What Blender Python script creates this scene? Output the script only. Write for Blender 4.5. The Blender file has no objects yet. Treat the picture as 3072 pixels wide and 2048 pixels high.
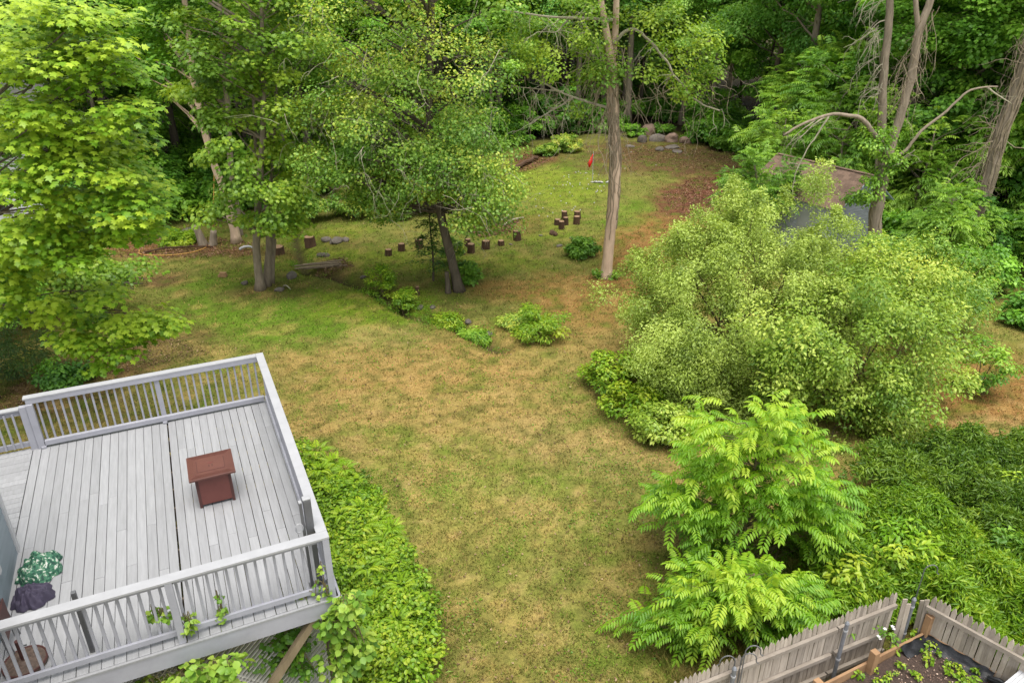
import bpy, math, random
import numpy as np
from mathutils import Vector, Matrix
R = math.radians
scn = bpy.context.scene
col = scn.collection

# ------------------------------------------------------------------ camera, sky, sun, exposure
F, CX, CY, HC, PIT = 2250.0, 1536.0, 1024.0, 10.33, R(25.75)
cam = bpy.data.objects.new('camera', bpy.data.cameras.new('camera'))
col.objects.link(cam)
cam.location = (0, 0, HC)
cam.rotation_euler = (R(90) - PIT, 0, 0)
cam.data.sensor_width = 36.0
cam.data.lens = F / 3072 * 36
cam.data.clip_end = 1500
scn.camera = cam

SUN_EL, SUN_AZ = R(76), R(158)           # azimuth clockwise from +Y; a veiled sun, high behind the camera
w = bpy.data.worlds.new('World'); scn.world = w; w.use_nodes = True
nt = w.node_tree; nt.nodes.clear()
sky = nt.nodes.new('ShaderNodeTexSky'); sky.sky_type = 'NISHITA'; sky.sun_disc = False
sky.sun_elevation = SUN_EL; sky.sun_rotation = SUN_AZ
bw = nt.nodes.new('ShaderNodeRGBToBW')
mx = nt.nodes.new('ShaderNodeMix'); mx.data_type = 'RGBA'; mx.inputs[0].default_value = 0.86   # overcast: cloud takes most of the blue away
bg = nt.nodes.new('ShaderNodeBackground'); bg.inputs[1].default_value = 0.15
out = nt.nodes.new('ShaderNodeOutputWorld')
nt.links.new(sky.outputs[0], bw.inputs[0]); nt.links.new(sky.outputs[0], mx.inputs[6]); nt.links.new(bw.outputs[0], mx.inputs[7])
nt.links.new(mx.outputs[2], bg.inputs[0]); nt.links.new(bg.outputs[0], out.inputs[0])
sl = bpy.data.lights.new('sun', 'SUN'); sl.energy = 1.4; sl.angle = R(42); sl.color = (1, .96, .88)
sun = bpy.data.objects.new('sun', sl); col.objects.link(sun)
sd = Vector((math.sin(SUN_AZ) * math.cos(SUN_EL), math.cos(SUN_AZ) * math.cos(SUN_EL), math.sin(SUN_EL)))
sun.rotation_euler = sd.to_track_quat('Z', 'Y').to_euler(); sun.location = sd * 60
scn.view_settings.view_transform = 'Standard'; scn.view_settings.look = 'None'
scn.view_settings.exposure = 1.72; scn.view_settings.gamma = 1.0
scn.view_settings.use_curve_mapping = False
scn.cycles.max_bounces = 10; scn.cycles.diffuse_bounces = 5; scn.cycles.transmission_bounces = 8; scn.cycles.glossy_bounces = 2

# ------------------------------------------------------------------ numpy noise, terrain, pixel -> place
def _hash(ix, iy, s):
    n = (ix * 374761393 + iy * 668265263 + s * 974634777) & 0x7fffffff
    n = ((n ^ (n >> 13)) * 1274126177) & 0x7fffffff
    return ((n ^ (n >> 16)) & 0xffff) / 65535.0
def noise(x, y, s=0):
    x = np.asarray(x, float); y = np.asarray(y, float)
    ix = np.floor(x).astype(np.int64); iy = np.floor(y).astype(np.int64)
    fx = x - ix; fy = y - iy; fx = fx * fx * (3 - 2 * fx); fy = fy * fy * (3 - 2 * fy)
    a = _hash(ix, iy, s); b = _hash(ix + 1, iy, s); c = _hash(ix, iy + 1, s); d = _hash(ix + 1, iy + 1, s)
    return (a * (1 - fx) + b * fx) * (1 - fy) + (c * (1 - fx) + d * fx) * fy
def fbm(x, y, s=0, o=4):
    v = 0; a = .5; t = 0
    for i in range(o):
        v = v + a * noise(np.asarray(x) * 2 ** i + i * 17.3, np.asarray(y) * 2 ** i - i * 9.1, s + i); t += a; a *= .5
    return v / t
def ray(px, py):
    a = (px - CX) / F; b = (CY - py) / F
    return np.array([a, math.cos(PIT) + b * math.sin(PIT), -math.sin(PIT) + b * math.cos(PIT)])
def flat(px, py, z=0.0):
    d = ray(px, py); t = (z - HC) / d[2]
    return np.array([d[0] * t, d[1] * t, z])
def project(x, y, z):
    z = z - HC; d = y * math.cos(PIT) - z * math.sin(PIT); u = y * math.sin(PIT) + z * math.cos(PIT)
    d = np.where(d < .5, .5, d)
    return CX + F * x / d, CY - F * u / d
DITCH = np.array([flat(*p)[:2] for p in [(872, 660), (884, 700), (905, 790), (925, 812), (1010, 822), (1120, 862), (1185, 905), (1240, 938), (1330, 955), (1425, 1000), (1500, 1042)]])
def dist_poly(x, y, P):
    d = np.full(np.shape(x), 1e9)
    for a, b in zip(P[:-1], P[1:]):
        ab = b - a; t = np.clip(((x - a[0]) * ab[0] + (y - a[1]) * ab[1]) / (ab @ ab), 0, 1)
        d = np.minimum(d, np.hypot(x - a[0] - t * ab[0], y - a[1] - t * ab[1]))
    return d
EDGE = np.array([(-80, 26), (-30, 29), (-20, 32.5), (-14, 36), (-9, 40), (-4.5, 47), (1.5, 53.5), (6, 57), (12, 58.5), (15, 50), (17, 42), (18.5, 35), (21, 31), (30, 28), (80, 24)], float)
def edge_y(x): return np.interp(x, EDGE[:, 0], EDGE[:, 1])
def height(x, y):
    x = np.asarray(x, float); y = np.asarray(y, float)
    h = 0.10 * (fbm(x * .25, y * .25, 5, 3) - .5)
    h = h - .34 * np.exp(-(dist_poly(x, y, DITCH) / .33) ** 2)
    e = np.clip(y - 60, 0, 120); h = h + .11 * e * np.clip(e / 12, 0, 1)
    return h
def hz(x, y): return float(height(np.array([x]), np.array([y]))[0])
def at(px, py):
    z = 0.0
    for _ in range(4):
        p = flat(px, py, z); z = hz(p[0], p[1])
    return Vector((p[0], p[1], z))
def atY(px, py, Y):                       # the point at forward distance Y seen in that direction
    d = ray(px, py); t = Y / d[1]
    return Vector((d[0] * t, Y, HC + d[2] * t))

# ------------------------------------------------------------------ mesh helpers
def build(name, V, faces, mat, parent=None, tint=None, colr=None, smooth=False, uniform=False):
    me = bpy.data.meshes.new(name)
    V = np.asarray(V, np.float32).reshape(-1, 3)
    if uniform:
        Fc = np.asarray(faces, np.int32); m, k = Fc.shape
        me.vertices.add(len(V)); me.vertices.foreach_set('co', V.ravel())
        me.loops.add(m * k); me.loops.foreach_set('vertex_index', Fc.ravel())
        me.polygons.add(m); me.polygons.foreach_set('loop_start', np.arange(m, dtype=np.int32) * k)
        me.update(calc_edges=True)
    else:
        me.from_pydata([tuple(map(float, v)) for v in V], [], faces)
    if tint is not None:
        a = me.attributes.new('tint', 'FLOAT', 'POINT'); a.data.foreach_set('value', np.asarray(tint, np.float32))
    if colr is not None:
        a = me.attributes.new('col', 'FLOAT_COLOR', 'POINT')
        a.data.foreach_set('color', np.concatenate([colr, np.ones((len(colr), 1))], 1).astype(np.float32).ravel())
    if smooth: me.polygons.foreach_set('use_smooth', np.ones(len(me.polygons), bool))
    if mat: me.materials.append(mat)
    o = bpy.data.objects.new(name, me); col.objects.link(o)
    if parent: o.parent = parent
    return o
class MB:
    def __init__(s): s.v = []; s.f = []
    def box(s, lo, hi, rot=None, org=None):
        n = len(s.v)
        P = [Vector((x, y, z)) for z in (lo[2], hi[2]) for y in (lo[1], hi[1]) for x in (lo[0], hi[0])]
        if rot is not None: P = [rot @ p for p in P]
        if org is not None: P = [p + Vector(org) for p in P]
        s.v += P
        s.f += [tuple(n + i for i in q) for q in ((0, 2, 3, 1), (4, 5, 7, 6), (0, 1, 5, 4), (2, 6, 7, 3), (0, 4, 6, 2), (1, 3, 7, 5))]
        return s
    def bar(s, a, b, wd, ht, up=(0, 0, 1)):
        a = Vector(a); b = Vector(b); d = (b - a); L = d.length; d.normalize()
        x = d.cross(Vector(up)); x = x.normalized() if x.length > 1e-4 else Vector((1, 0, 0)); z = x.cross(d)
        M = Matrix((x, d, z)).transposed()
        return s.box((-wd / 2, 0, -ht / 2), (wd / 2, L, ht / 2), M, a)
    def prism(s, poly, z0, z1, M=None):
        n = len(s.v); k = len(poly)
        P = [Vector((x, y, z0)) for x, y in poly] + [Vector((x, y, z1)) for x, y in poly]
        if M is not None: P = [M @ p for p in P]
        s.v += P
        s.f += [tuple(n + i for i in range(k - 1, -1, -1)), tuple(n + k + i for i in range(k))]
        s.f += [(n + i, n + (i + 1) % k, n + k + (i + 1) % k, n + k + i) for i in range(k)]
        return s
    def tube(s, pts, rad, sides=6, cap=True, jit=0, rng=None):
        pts = [Vector(p) for p in pts]; m = len(pts)
        rad = rad if hasattr(rad, '__len__') else [rad] * m
        n = len(s.v); u = None
        for i, p in enumerate(pts):
            t = (pts[min(i + 1, m - 1)] - pts[max(i - 1, 0)]).normalized()
            if u is None: u = t.orthogonal().normalized()
            u = (u - t * u.dot(t)); u = u.normalized() if u.length > 1e-5 else t.orthogonal().normalized()
            v = t.cross(u)
            for k in range(sides):
                a = 2 * math.pi * k / sides; r = rad[i] * (1 + (rng.uniform(-jit, jit) if jit else 0))
                s.v.append(p + (u * math.cos(a) + v * math.sin(a)) * r)
        for i in range(m - 1):
            for k in range(sides):
                a = n + i * sides + k; b = n + i * sides + (k + 1) % sides
                s.f.append((a, b, b + sides, a + sides))
        if cap:
            s.f.append(tuple(n + k for k in range(sides - 1, -1, -1))); s.f.append(tuple(n + (m - 1) * sides + k for k in range(sides)))
        return s
    def obj(s, name, mat, parent=None, smooth=False):
        return build(name, [tuple(v) for v in s.v], s.f, mat, parent, smooth=smooth)
def bevel(o, wd, seg=2):
    m = o.modifiers.new('bevel', 'BEVEL'); m.width = wd; m.segments = seg; m.limit_method = 'ANGLE'; return o
def tag(o, label=None, cat=None, group=None, kind=None):
    if label: o['label'] = label
    if cat: o['category'] = cat
    if group: o['group'] = group
    if kind: o['kind'] = kind
    return o
def thing(name, label, cat, loc=(0, 0, 0), rz=0, group=None):
    o = bpy.data.objects.new(name, None); col.objects.link(o); o.empty_display_size = .2
    o.location = loc; o.rotation_euler = (0, 0, rz); return tag(o, label, cat, group)
def dup(root, loc, rz=0, sc=1, label=None, group=None):
    r = root.copy(); col.objects.link(r); r.location = loc; r.rotation_euler = (0, 0, rz)
    r.scale = (sc, sc, sc) if not hasattr(sc, '__len__') else sc
    if label: r['label'] = label
    if group: r['group'] = group
    for ch in root.children:
        c = ch.copy(); col.objects.link(c); c.parent = r
        for g in ch.children:
            d = g.copy(); col.objects.link(d); d.parent = c
    return r
def curve(a, b, n, sag=0, wob=0, rng=random):
    a = Vector(a); b = Vector(b); L = (b - a).length; o = []
    for i in range(n):
        t = i / (n - 1); p = a.lerp(b, t); p.z += sag * 4 * t * (1 - t)
        if 0 < i < n - 1: p += Vector((rng.uniform(-1, 1), rng.uniform(-1, 1), rng.uniform(-1, 1))) * wob * L
        o.append(p)
    return o

# ------------------------------------------------------------------ materials
def newmat(name):
    m = bpy.data.materials.new(name); m.use_nodes = True; n = m.node_tree; n.nodes.clear()
    o = n.nodes.new('ShaderNodeOutputMaterial'); return m, n, o
def N(n, t, **k):
    x = n.nodes.new(t)
    for a, b in k.items(): setattr(x, a, b)
    return x
def ramp(n, stops):
    r = N(n, 'ShaderNodeValToRGB'); e = r.color_ramp.elements
    while len(e) < len(stops): e.new(.5)
    for i, (p, c) in enumerate(stops): e[i].position = p; e[i].color = (*c, 1)
    return r
def mathn(n, op, a, b=None):
    m = N(n, 'ShaderNodeMath', operation=op)
    for i, v in enumerate((a, b)):
        if v is None: continue
        if isinstance(v, (int, float)): m.inputs[i].default_value = v
        else: n.links.new(v, m.inputs[i])
    return m.outputs[0]
def leafmat(name, dark, mid, light, trans=.36, rough=.42, spec=.36, vary=.25):
    dark, mid, light = [tuple(min(.62, x * (1.28 if trans else 1)) for x in c) for c in (dark, mid, light)]
    m, n, o = newmat(name)
    at_ = N(n, 'ShaderNodeAttribute', attribute_name='tint'); oi = N(n, 'ShaderNodeObjectInfo')
    f = mathn(n, 'ADD', at_.outputs['Fac'], mathn(n, 'MULTIPLY', mathn(n, 'SUBTRACT', oi.outputs['Random'], .5), vary))
    r = ramp(n, [(0, dark), (.5, mid), (1, light)]); n.links.new(f, r.inputs[0])
    p = N(n, 'ShaderNodeBsdfPrincipled'); p.inputs['Roughness'].default_value = rough; p.inputs['Specular IOR Level'].default_value = spec
    t = N(n, 'ShaderNodeBsdfTranslucent'); mix = N(n, 'ShaderNodeMixShader'); mix.inputs[0].default_value = trans
    g = N(n, 'ShaderNodeMix', data_type='RGBA', blend_type='MULTIPLY'); g.inputs[0].default_value = 1; g.inputs[7].default_value = (1.25, 1.2, .55, 1)
    n.links.new(r.outputs[0], p.inputs['Base Color']); n.links.new(r.outputs[0], g.inputs[6]); n.links.new(g.outputs[2], t.inputs[0])
    n.links.new(p.outputs[0], mix.inputs[1]); n.links.new(t.outputs[0], mix.inputs[2]); n.links.new(mix.outputs[0], o.inputs[0])
    return m
def solid(name, c1, c2=None, scale=6, rough=.7, stretch=(1, 1, 1), bump=.2, objvar=0, metal=0, detail=6, spec=.3):
    m, n, o = newmat(name); c2 = c2 or tuple(x * .75 for x in c1)
    tc = N(n, 'ShaderNodeTexCoord'); mp = N(n, 'ShaderNodeMapping'); mp.inputs['Scale'].default_value = stretch
    n.links.new(tc.outputs['Object'], mp.inputs[0])
    oi = N(n, 'ShaderNodeObjectInfo'); ad = N(n, 'ShaderNodeVectorMath', operation='ADD'); n.links.new(mp.outputs[0], ad.inputs[0])
    cm = N(n, 'ShaderNodeCombineXYZ'); n.links.new(mathn(n, 'MULTIPLY', oi.outputs['Random'], 37.0), cm.inputs[0]); n.links.new(cm.outputs[0], ad.inputs[1])
    nz = N(n, 'ShaderNodeTexNoise'); nz.inputs['Scale'].default_value = scale; nz.inputs['Detail'].default_value = detail; nz.inputs['Roughness'].default_value = .65
    n.links.new(ad.outputs[0], nz.inputs['Vector'])
    r = ramp(n, [(.3, c2), (.7, c1)]); n.links.new(nz.outputs[0], r.inputs[0])
    cc = r.outputs[0]
    if objvar:
        hs = N(n, 'ShaderNodeHueSaturation'); n.links.new(cc, hs.inputs['Color'])
        n.links.new(mathn(n, 'ADD', 1 - objvar / 2, mathn(n, 'MULTIPLY', oi.outputs['Random'], objvar)), hs.inputs['Value']); cc = hs.outputs[0]
    p = N(n, 'ShaderNodeBsdfPrincipled'); p.inputs['Roughness'].default_value = rough; p.inputs['Metallic'].default_value = metal; p.inputs['Specular IOR Level'].default_value = spec
    n.links.new(cc, p.inputs['Base Color'])
    if bump:
        b = N(n, 'ShaderNodeBump'); b.inputs['Strength'].default_value = bump; b.inputs['Distance'].default_value = .02
        n.links.new(nz.outputs[0], b.inputs['Height']); n.links.new(b.outputs[0], p.inputs['Normal'])
    n.links.new(p.outputs[0], o.inputs[0]); return m
M = {}
M['maple'] = leafmat('maple leaves yellow green', (0.0525, 0.1289, 0.0100), (0.1418, 0.2634, 0.0160), (0.3150, 0.4204, 0.0350), .38)
M['maple_dark'] = leafmat('maple leaves mid green', (0.0723, 0.1487, 0.0175), (0.1575, 0.2727, 0.0262), (0.3149, 0.4090, 0.0437), .4)
M['center'] = leafmat('soft green leaves', (0.0847, 0.1796, 0.0242), (0.1863, 0.3102, 0.0423), (0.4742, 0.5388, 0.0756), .38)
M['wood_a'] = leafmat('woodland leaves a', (0.0731, 0.1774, 0.0208), (0.1566, 0.3235, 0.0333), (0.3130, 0.5216, 0.0626), .38, vary=.5)
M['wood_b'] = leafmat('woodland leaves b', (0.0835, 0.2089, 0.0334), (0.1669, 0.3480, 0.0556), (0.3203, 0.5567, 0.0975), .38, vary=.5)
M['bare'] = leafmat('bright fresh leaves', (0.0627, 0.1386, 0.0120), (0.1463, 0.2574, 0.0220), (0.2822, 0.3762, 0.0450), .4)
M['olive'] = leafmat('olive shrub leaves', (0.1260, 0.1891, 0.0276), (0.2520, 0.3355, 0.0529), (0.3840, 0.4636, 0.1012), .35, spec=.4)
M['olive_green'] = leafmat('green shrub leaves', (0.0891, 0.1685, 0.0169), (0.2038, 0.3034, 0.0339), (0.4077, 0.4718, 0.0903), .38)
M['sapling'] = leafmat('sapling leaves lime', (0.0663, 0.1711, 0.0095), (0.1601, 0.3136, 0.0143), (0.3092, 0.4087, 0.0297), .42)
M['sumac'] = leafmat('sumac leaves', (0.0633, 0.1530, 0.0152), (0.1391, 0.2706, 0.0253), (0.2783, 0.4235, 0.0506), .4, vary=.4)
M['weed'] = leafmat('tall weeds', (0.0408, 0.0966, 0.0119), (0.0918, 0.1669, 0.0149), (0.1836, 0.2723, 0.0248), .38)
M['weed_bright'] = leafmat('bright weeds', (0.0760, 0.1680, 0.0110), (0.1615, 0.2800, 0.0154), (0.3230, 0.3840, 0.0330), .4)
M['fern'] = leafmat('fern fronds', (0.1000, 0.1936, 0.0110), (0.2000, 0.3344, 0.0154), (0.3600, 0.4400, 0.0330), .42)
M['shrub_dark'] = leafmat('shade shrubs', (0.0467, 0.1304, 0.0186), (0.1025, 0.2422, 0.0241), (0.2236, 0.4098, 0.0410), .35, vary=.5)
M['conifer'] = leafmat('hemlock needles', (.03, .085, .012), (.06, .14, .018), (.11, .21, .03), .3)
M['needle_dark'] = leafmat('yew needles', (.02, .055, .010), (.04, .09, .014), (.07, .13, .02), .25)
def bark(name, a, b, sc=8): return solid(name, a, b, sc, .9, (1, 1, .22), .9, detail=8, spec=.1)
M['bark_pale'] = bark('pale bark', (0.6061, 0.4455, 0.3264), (0.3762, 0.2722, 0.1939), 7)
M['bark_grey'] = bark('grey brown bark', (0.3060, 0.2465, 0.1870), (0.1530, 0.1232, 0.0892))
M['bark_dark'] = bark('dark bark', (.13, .105, .075), (.055, .045, .034))
M['twig'] = solid('dead twigs', (.36, .33, .24), (.22, .19, .13), 5, .9, bump=0)
M['vine'] = solid('dead vine stems', (.30, .24, .17), (.18, .14, .09), 5, .9, bump=0)
M['stem'] = solid('green brown stems', (.16, .13, .06), (.09, .07, .035), 5, .8, bump=0)

# ------------------------------------------------------------------ leaves
T_DIA = (np.array([(0, 0, 0), (.5, .45, .07), (0, 1, -.10), (-.5, .45, .07)]), np.array([(0, 1, 2), (0, 2, 3)]))
T_OVAL = (np.array([(0, 0, 0), (.36, .25, .06), (.42, .6, .05), (0, 1, -.12), (-.42, .6, .05), (-.36, .25, .06)]), np.array([(0, 1, 2), (0, 2, 3), (0, 3, 4), (0, 4, 5)]))
_mp = [(0, 0, 0), (.22, -.06, .01), (.5, .2, -.05), (.30, .34, .02), (.56, .62, -.07), (.2, .66, .02), (0, 1.02, -.1), (-.2, .66, .02), (-.56, .62, -.07), (-.30, .34, .02), (-.5, .2, -.05), (-.22, -.06, .01), (0, .36, .05)]
T_MAPLE = (np.array(_mp), np.array([(12, i, i + 1) for i in range(0, 11)] + [(12, 11, 0)]))
def unit(v): return v / np.maximum(np.linalg.norm(v, axis=1, keepdims=True), 1e-9)
def leaf_arrays(P, Nn, D, size, tmpl, tint, aspect=1.0):
    T, Fc = tmpl; n = len(P)
    Nn = unit(Nn); D = unit(D - Nn * np.sum(D * Nn, 1, keepdims=True)); X = np.cross(D, Nn)
    s = np.asarray(size).reshape(-1, 1, 1) * np.ones((n, 1, 1))
    V = P[:, None, :] + s * (T[None, :, 0:1] * aspect * X[:, None, :] + T[None, :, 1:2] * D[:, None, :] + T[None, :, 2:3] * Nn[:, None, :])
    k = len(T)
    FF = (Fc[None] + (np.arange(n) * k)[:, None, None]).reshape(-1, Fc.shape[1])
    return V.reshape(-1, 3), FF, np.repeat(tint, k)
def merge(parts):
    V = []; Fc = []; T = []; n = 0
    for v, f, t in parts:
        V.append(v); Fc.append(f + n); T.append(t); n += len(v)
    return np.concatenate(V), np.concatenate(Fc), np.concatenate(T)
def leaves(name, arr, mat, parent=None):
    return build(name, arr[0], arr[1], mat, parent, tint=arr[2], uniform=True)
def rdir(rng, n): return unit(rng.normal(size=(n, 3)))
def clump_leaves(rng, C, rad, n_per, size, tmpl, aspect=1.0, flat_=.55, upb=.7, outb=.5, rnd=.5, droop=.35, ctint=.22, ltint=.16, base=.45, center=None):
    """leaves in clumps: C (K,3) clump centres, rad (K,), n_per (K,) or int"""
    C = np.asarray(C, float); K = len(C); rad = np.asarray(rad) * np.ones(K); n_per = (np.asarray(n_per) * np.ones(K)).astype(int)
    idx = np.repeat(np.arange(K), n_per); n = len(idx)
    d = rdir(rng, n); r = rng.random(n) ** .5
    off = d * (r * rad[idx])[:, None]; off[:, 2] *= flat_
    P = C[idx] + off
    outv = d.copy()
    if center is not None: outv = unit(outv + unit(P - np.asarray(center)))
    nrm = np.array([0, 0, upb]) + outb * outv + rnd * rng.normal(size=(n, 3)) * .6
    D = outv * np.array([1, 1, .4]) + .6 * rng.normal(size=(n, 3)) + np.array([0, 0, -droop])
    ct = base + (ctint if np.ndim(ctint) else ctint * rng.normal(size=K))
    tint = np.clip(ct[idx] + ltint * rng.normal(size=n) + .10 * d[:, 2] * r, 0, 1)
    sz = size * rng.uniform(.65, 1.2, n)
    return leaf_arrays(P, nrm, D, sz, tmpl, tint, aspect)
def frond_arrays(rng, B, D0, L, pairs=7, leaflet=.16, width=.36, droop=.7, hang=.5, tint=None, taper=False, tmpl=T_DIA):
    """compound leaves: B (n,3) bases, D0 (n,3) start direction, L (n,) length"""
    n = len(B); D0 = unit(D0); up = np.array([0, 0, 1.0])
    side = unit(np.cross(D0, up[None]) + 1e-4)
    ks = np.repeat(np.linspace(.22, .96, pairs), 2); sg = np.tile([1, -1], pairs); ks = np.append(ks, 1.0); sg = np.append(sg, 0)
    P = []; DD = []; NN = []; SZ = []; TT = []
    tint = np.full(n, .5) if tint is None else tint
    for k, s in zip(ks, sg):
        pos = B + D0 * (L * k)[:, None]; pos[:, 2] -= droop * L * k * k * .5
        tang = D0.copy(); tang[:, 2] -= droop * k; tang = unit(tang)
        d = tang * (.45 if s else 1) + side * s * .9; d[:, 2] -= hang * (.5 + .6 * rng.random(n))
        nn = np.cross(side, tang); nn = nn * np.sign(nn[:, 2:3] + 1e-6) + side * s * .35
        sz = leaflet * (1 if not taper else (1.05 - k) ** .8 + .05) * rng.uniform(.85, 1.12, n) * (L / L.mean())
        P.append(pos); DD.append(d); NN.append(nn); SZ.append(sz); TT.append(np.clip(tint + .08 * rng.normal(size=n), 0, 1))
    return leaf_arrays(np.concatenate(P), np.concatenate(NN), np.concatenate(DD), np.concatenate(SZ), tmpl, np.concatenate(TT), width)
def ellipsoid_clumps(rng, K, c, r, shell=.45, zmin=-1.0, gap=.0, seed=0):
    o = []
    c = np.asarray(c, float); r = np.asarray(r, float)
    while len(o) < K:
        d = rdir(rng, 1)[0]
        if d[2] < zmin: continue
        bumpy = .8 + .4 * noise(np.array([d[0] * 2.2 + d[2] * 1.7 + 9]), np.array([d[1] * 2.2 - d[2] + 5]), seed)[0]
        if gap and noise(np.array([d[0] * 3 + 20]), np.array([d[1] * 3 + d[2] * 2.5]), seed + 7)[0] < gap: continue
        o.append(c + d * r * bumpy * (rng.random() ** shell))
    return np.array(o)
def limbs(mb, rng, trunk, C, n, r0, sides=4, sag=.3, zmin=-9):
    """limbs from the trunk polyline to a choice of clump centres"""
    tp = [Vector(p) for p in trunk]
    for i in rng.choice(len(C), min(n, len(C)), replace=False):
        c = Vector(C[i]); best = None
        for a, b in zip(tp[:-1], tp[1:]):
            for t in (0, .33, .66):
                p = a.lerp(b, t)
                if p.z < zmin: continue
                hd = math.hypot(c.x - p.x, c.y - p.y); want = c.z - .55 * hd
                s = abs(p.z - want) + .3 * hd
                if best is None or s < best[0]: best = (s, p)
        L = (c - best[1]).length
        pts = curve(best[1], c, 6, sag * L * .12, .03, random)
        rr = r0 * min(1.0, .35 + L / 7)
        mb.tube(pts, [rr * (1 - .75 * k / 5) for k in range(6)], sides, False)
random.seed(4)

# ------------------------------------------------------------------ ground
OLIVE = (.175, .180, .042); STRAW = (.36, .24, .088); GREEN = (.115, .205, .016); LIME = (.19, .255, .022)
RUST = (.27, .145, .05); LITTER = (.125, .072, .036); REDL = (.150, .062, .038); SOIL = (.045, .033, .022); TAN = (.42, .29, .13)
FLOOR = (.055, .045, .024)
PATCH = [  # px, py, rx, ry, angle, colour, strength  (places on the lawn, given by where they are seen)
    (900, 960, 330, 75, 0, GREEN, .9), (1120, 915, 170, 55, 0, LIME, .7), (640, 850, 120, 28, 0, GREEN, .7), (620, 950, 150, 60, 0, GREEN, .45),
    (860, 800, 120, 30, 0, LIME, .5), (980, 720, 110, 40, 0, LIME, .75), (1150, 780, 160, 40, 0, LIME, .6), (1640, 560, 170, 70, 0, LIME, .75), (1560, 690, 160, 40, 0, LIME, .5),
    (1950, 640, 130, 45, 0, GREEN, .65), (1760, 500, 90, 22, 0, GREEN, .6), (1480, 790, 150, 30, 0, LIME, .5), (1850, 690, 80, 30, 0, GREEN, .5),
    (1130, 1100, 330, 75, 0, STRAW, .55), (1010, 1220, 190, 70, 0, STRAW, .55), (1480, 1200, 330, 80, 0, STRAW, .42), (1700, 1330, 260, 60, .25, TAN, .3), (1150, 1010, 130, 30, 0, TAN, .4),
    (1700, 870, 240, 50, 0, RUST, .75), (2020, 700, 190, 70, -.25, RUST, 1.0), (1930, 780, 150, 70, -.3, RUST, .95), (1800, 930, 180, 60, 0, RUST, .7), (1850, 1040, 160, 50, 0, STRAW, .6),
    (2110, 585, 150, 75, -.2, REDL, 1.0), (1990, 475, 260, 50, 0, LITTER, .95), (1600, 480, 85, 24, -.2, REDL, .9), (1560, 680, 75, 26, -.2, REDL, .5),
    (460, 745, 260, 28, 0, REDL, .8), (300, 740, 180, 30, 0, RUST, .6), (760, 755, 110, 20, 0, REDL, .6), (480, 835, 85, 22, -.1, LITTER, .9), (1020, 730, 90, 18, 0, LITTER, .5), (1010, 805, 60, 14, 0, LITTER, .7),
    (330, 1085, 300, 70, -.25, LITTER, .9), (60, 1190, 200, 60, 0, LITTER, .9), (560, 1060, 160, 40, 0, OLIVE, .5), (790, 880, 110, 22, 0, LITTER, .55),
    (1580, 1520, 120, 45, .5, TAN, .4), (1400, 1640, 220, 120, 0, STRAW, .35), (1500, 1820, 170, 110, 0, STRAW, .4), (1320, 1360, 220, 60, 0, GREEN, .3), (1750, 1430, 200, 50, .2, OLIVE, .6),
    (1450, 1480, 260, 55, 0, GREEN, .3), (1650, 1700, 140, 120, 0, OLIVE, .5), (1820, 1900, 160, 120, 0, OLIVE, .6), (1560, 1990, 200, 50, 0, OLIVE, .3),
    (1420, 1560, 330, 150, 0, (.27, .265, .062), .5), (1600, 1850, 260, 150, 0, (.25, .255, .06), .45), (1250, 1120, 330, 60, 0, (.33, .19, .07), .35), (1500, 1010, 250, 40, 0, (.33, .19, .07), .35),
    (2930, 1200, 330, 150, 0, RUST, .95), (3300, 1250, 400, 150, 0, RUST, .7), (2970, 1290, 130, 40, 0, TAN, .5), (2560, 1710, 110, 55, 0, RUST, .7), (2480, 1680, 150, 40, 0, GREEN, .4),
]
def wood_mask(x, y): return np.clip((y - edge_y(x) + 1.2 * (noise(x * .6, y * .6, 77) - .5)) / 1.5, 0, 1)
def groundcol(x, y):
    x = np.asarray(x, float); y = np.asarray(y, float)
    px, py = project(x, y, 0.0)
    n1 = fbm(x * .45, y * .45, 11, 4); n2 = fbm(x * 1.9, y * 1.9, 23, 4); n3 = fbm(x * .9 + 40, y * .9, 31, 4)
    c = np.zeros(x.shape + (3,)) + np.array(OLIVE)
    def mixin(c, cc, m): return c + (np.array(cc) - c) * np.clip(m, 0, 1)[..., None]
    near = np.clip((24 - y) / 8, 0, 1)
    c = mixin(c, STRAW, near * np.clip((n1 - .44) * 3, 0, .45) + near * .06)
    vis = np.clip((y - 3) / 2, 0, 1)
    for (ax, ay, rx, ry, ang, cc, s) in PATCH:
        ca, sa = math.cos(ang), math.sin(ang)
        u = ((px - ax) * ca + (py - ay) * sa) / rx; v = (-(px - ax) * sa + (py - ay) * ca) / ry
        d = np.sqrt(u * u + v * v) + (n3 - .5) * 1.3 + (n2 - .5) * .6
        c = mixin(c, cc, vis * s * np.clip((1.35 - d) / .6, 0, 1))
    c = mixin(c, STRAW, np.clip((n2 - .55) * 3.2, 0, .4) * np.clip((40 - y) / 15, .15, 1))
    c = mixin(c, GREEN, np.clip((.43 - n2) * 3.0, 0, .5))
    n4 = fbm(x * 4.2, y * 4.2, 61, 3); c = mixin(c, np.array(OLIVE) * .62, np.clip((n4 - .53) * 4, 0, .6)); c = mixin(c, TAN, np.clip((.38 - n4) * 4, 0, .35) * np.clip((26 - y) / 10, .1, 1))
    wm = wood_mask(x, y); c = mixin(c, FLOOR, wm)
    dd = dist_poly(x, y, DITCH); c = mixin(c, SOIL, np.clip(1.15 - dd / .30 + .5 * (n2 - .5), 0, 1) * .85)
    # shaded beds under the deck and under the thickets stay bare soil
    return c * .92 * (.82 + .36 * n2)[..., None]
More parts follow.
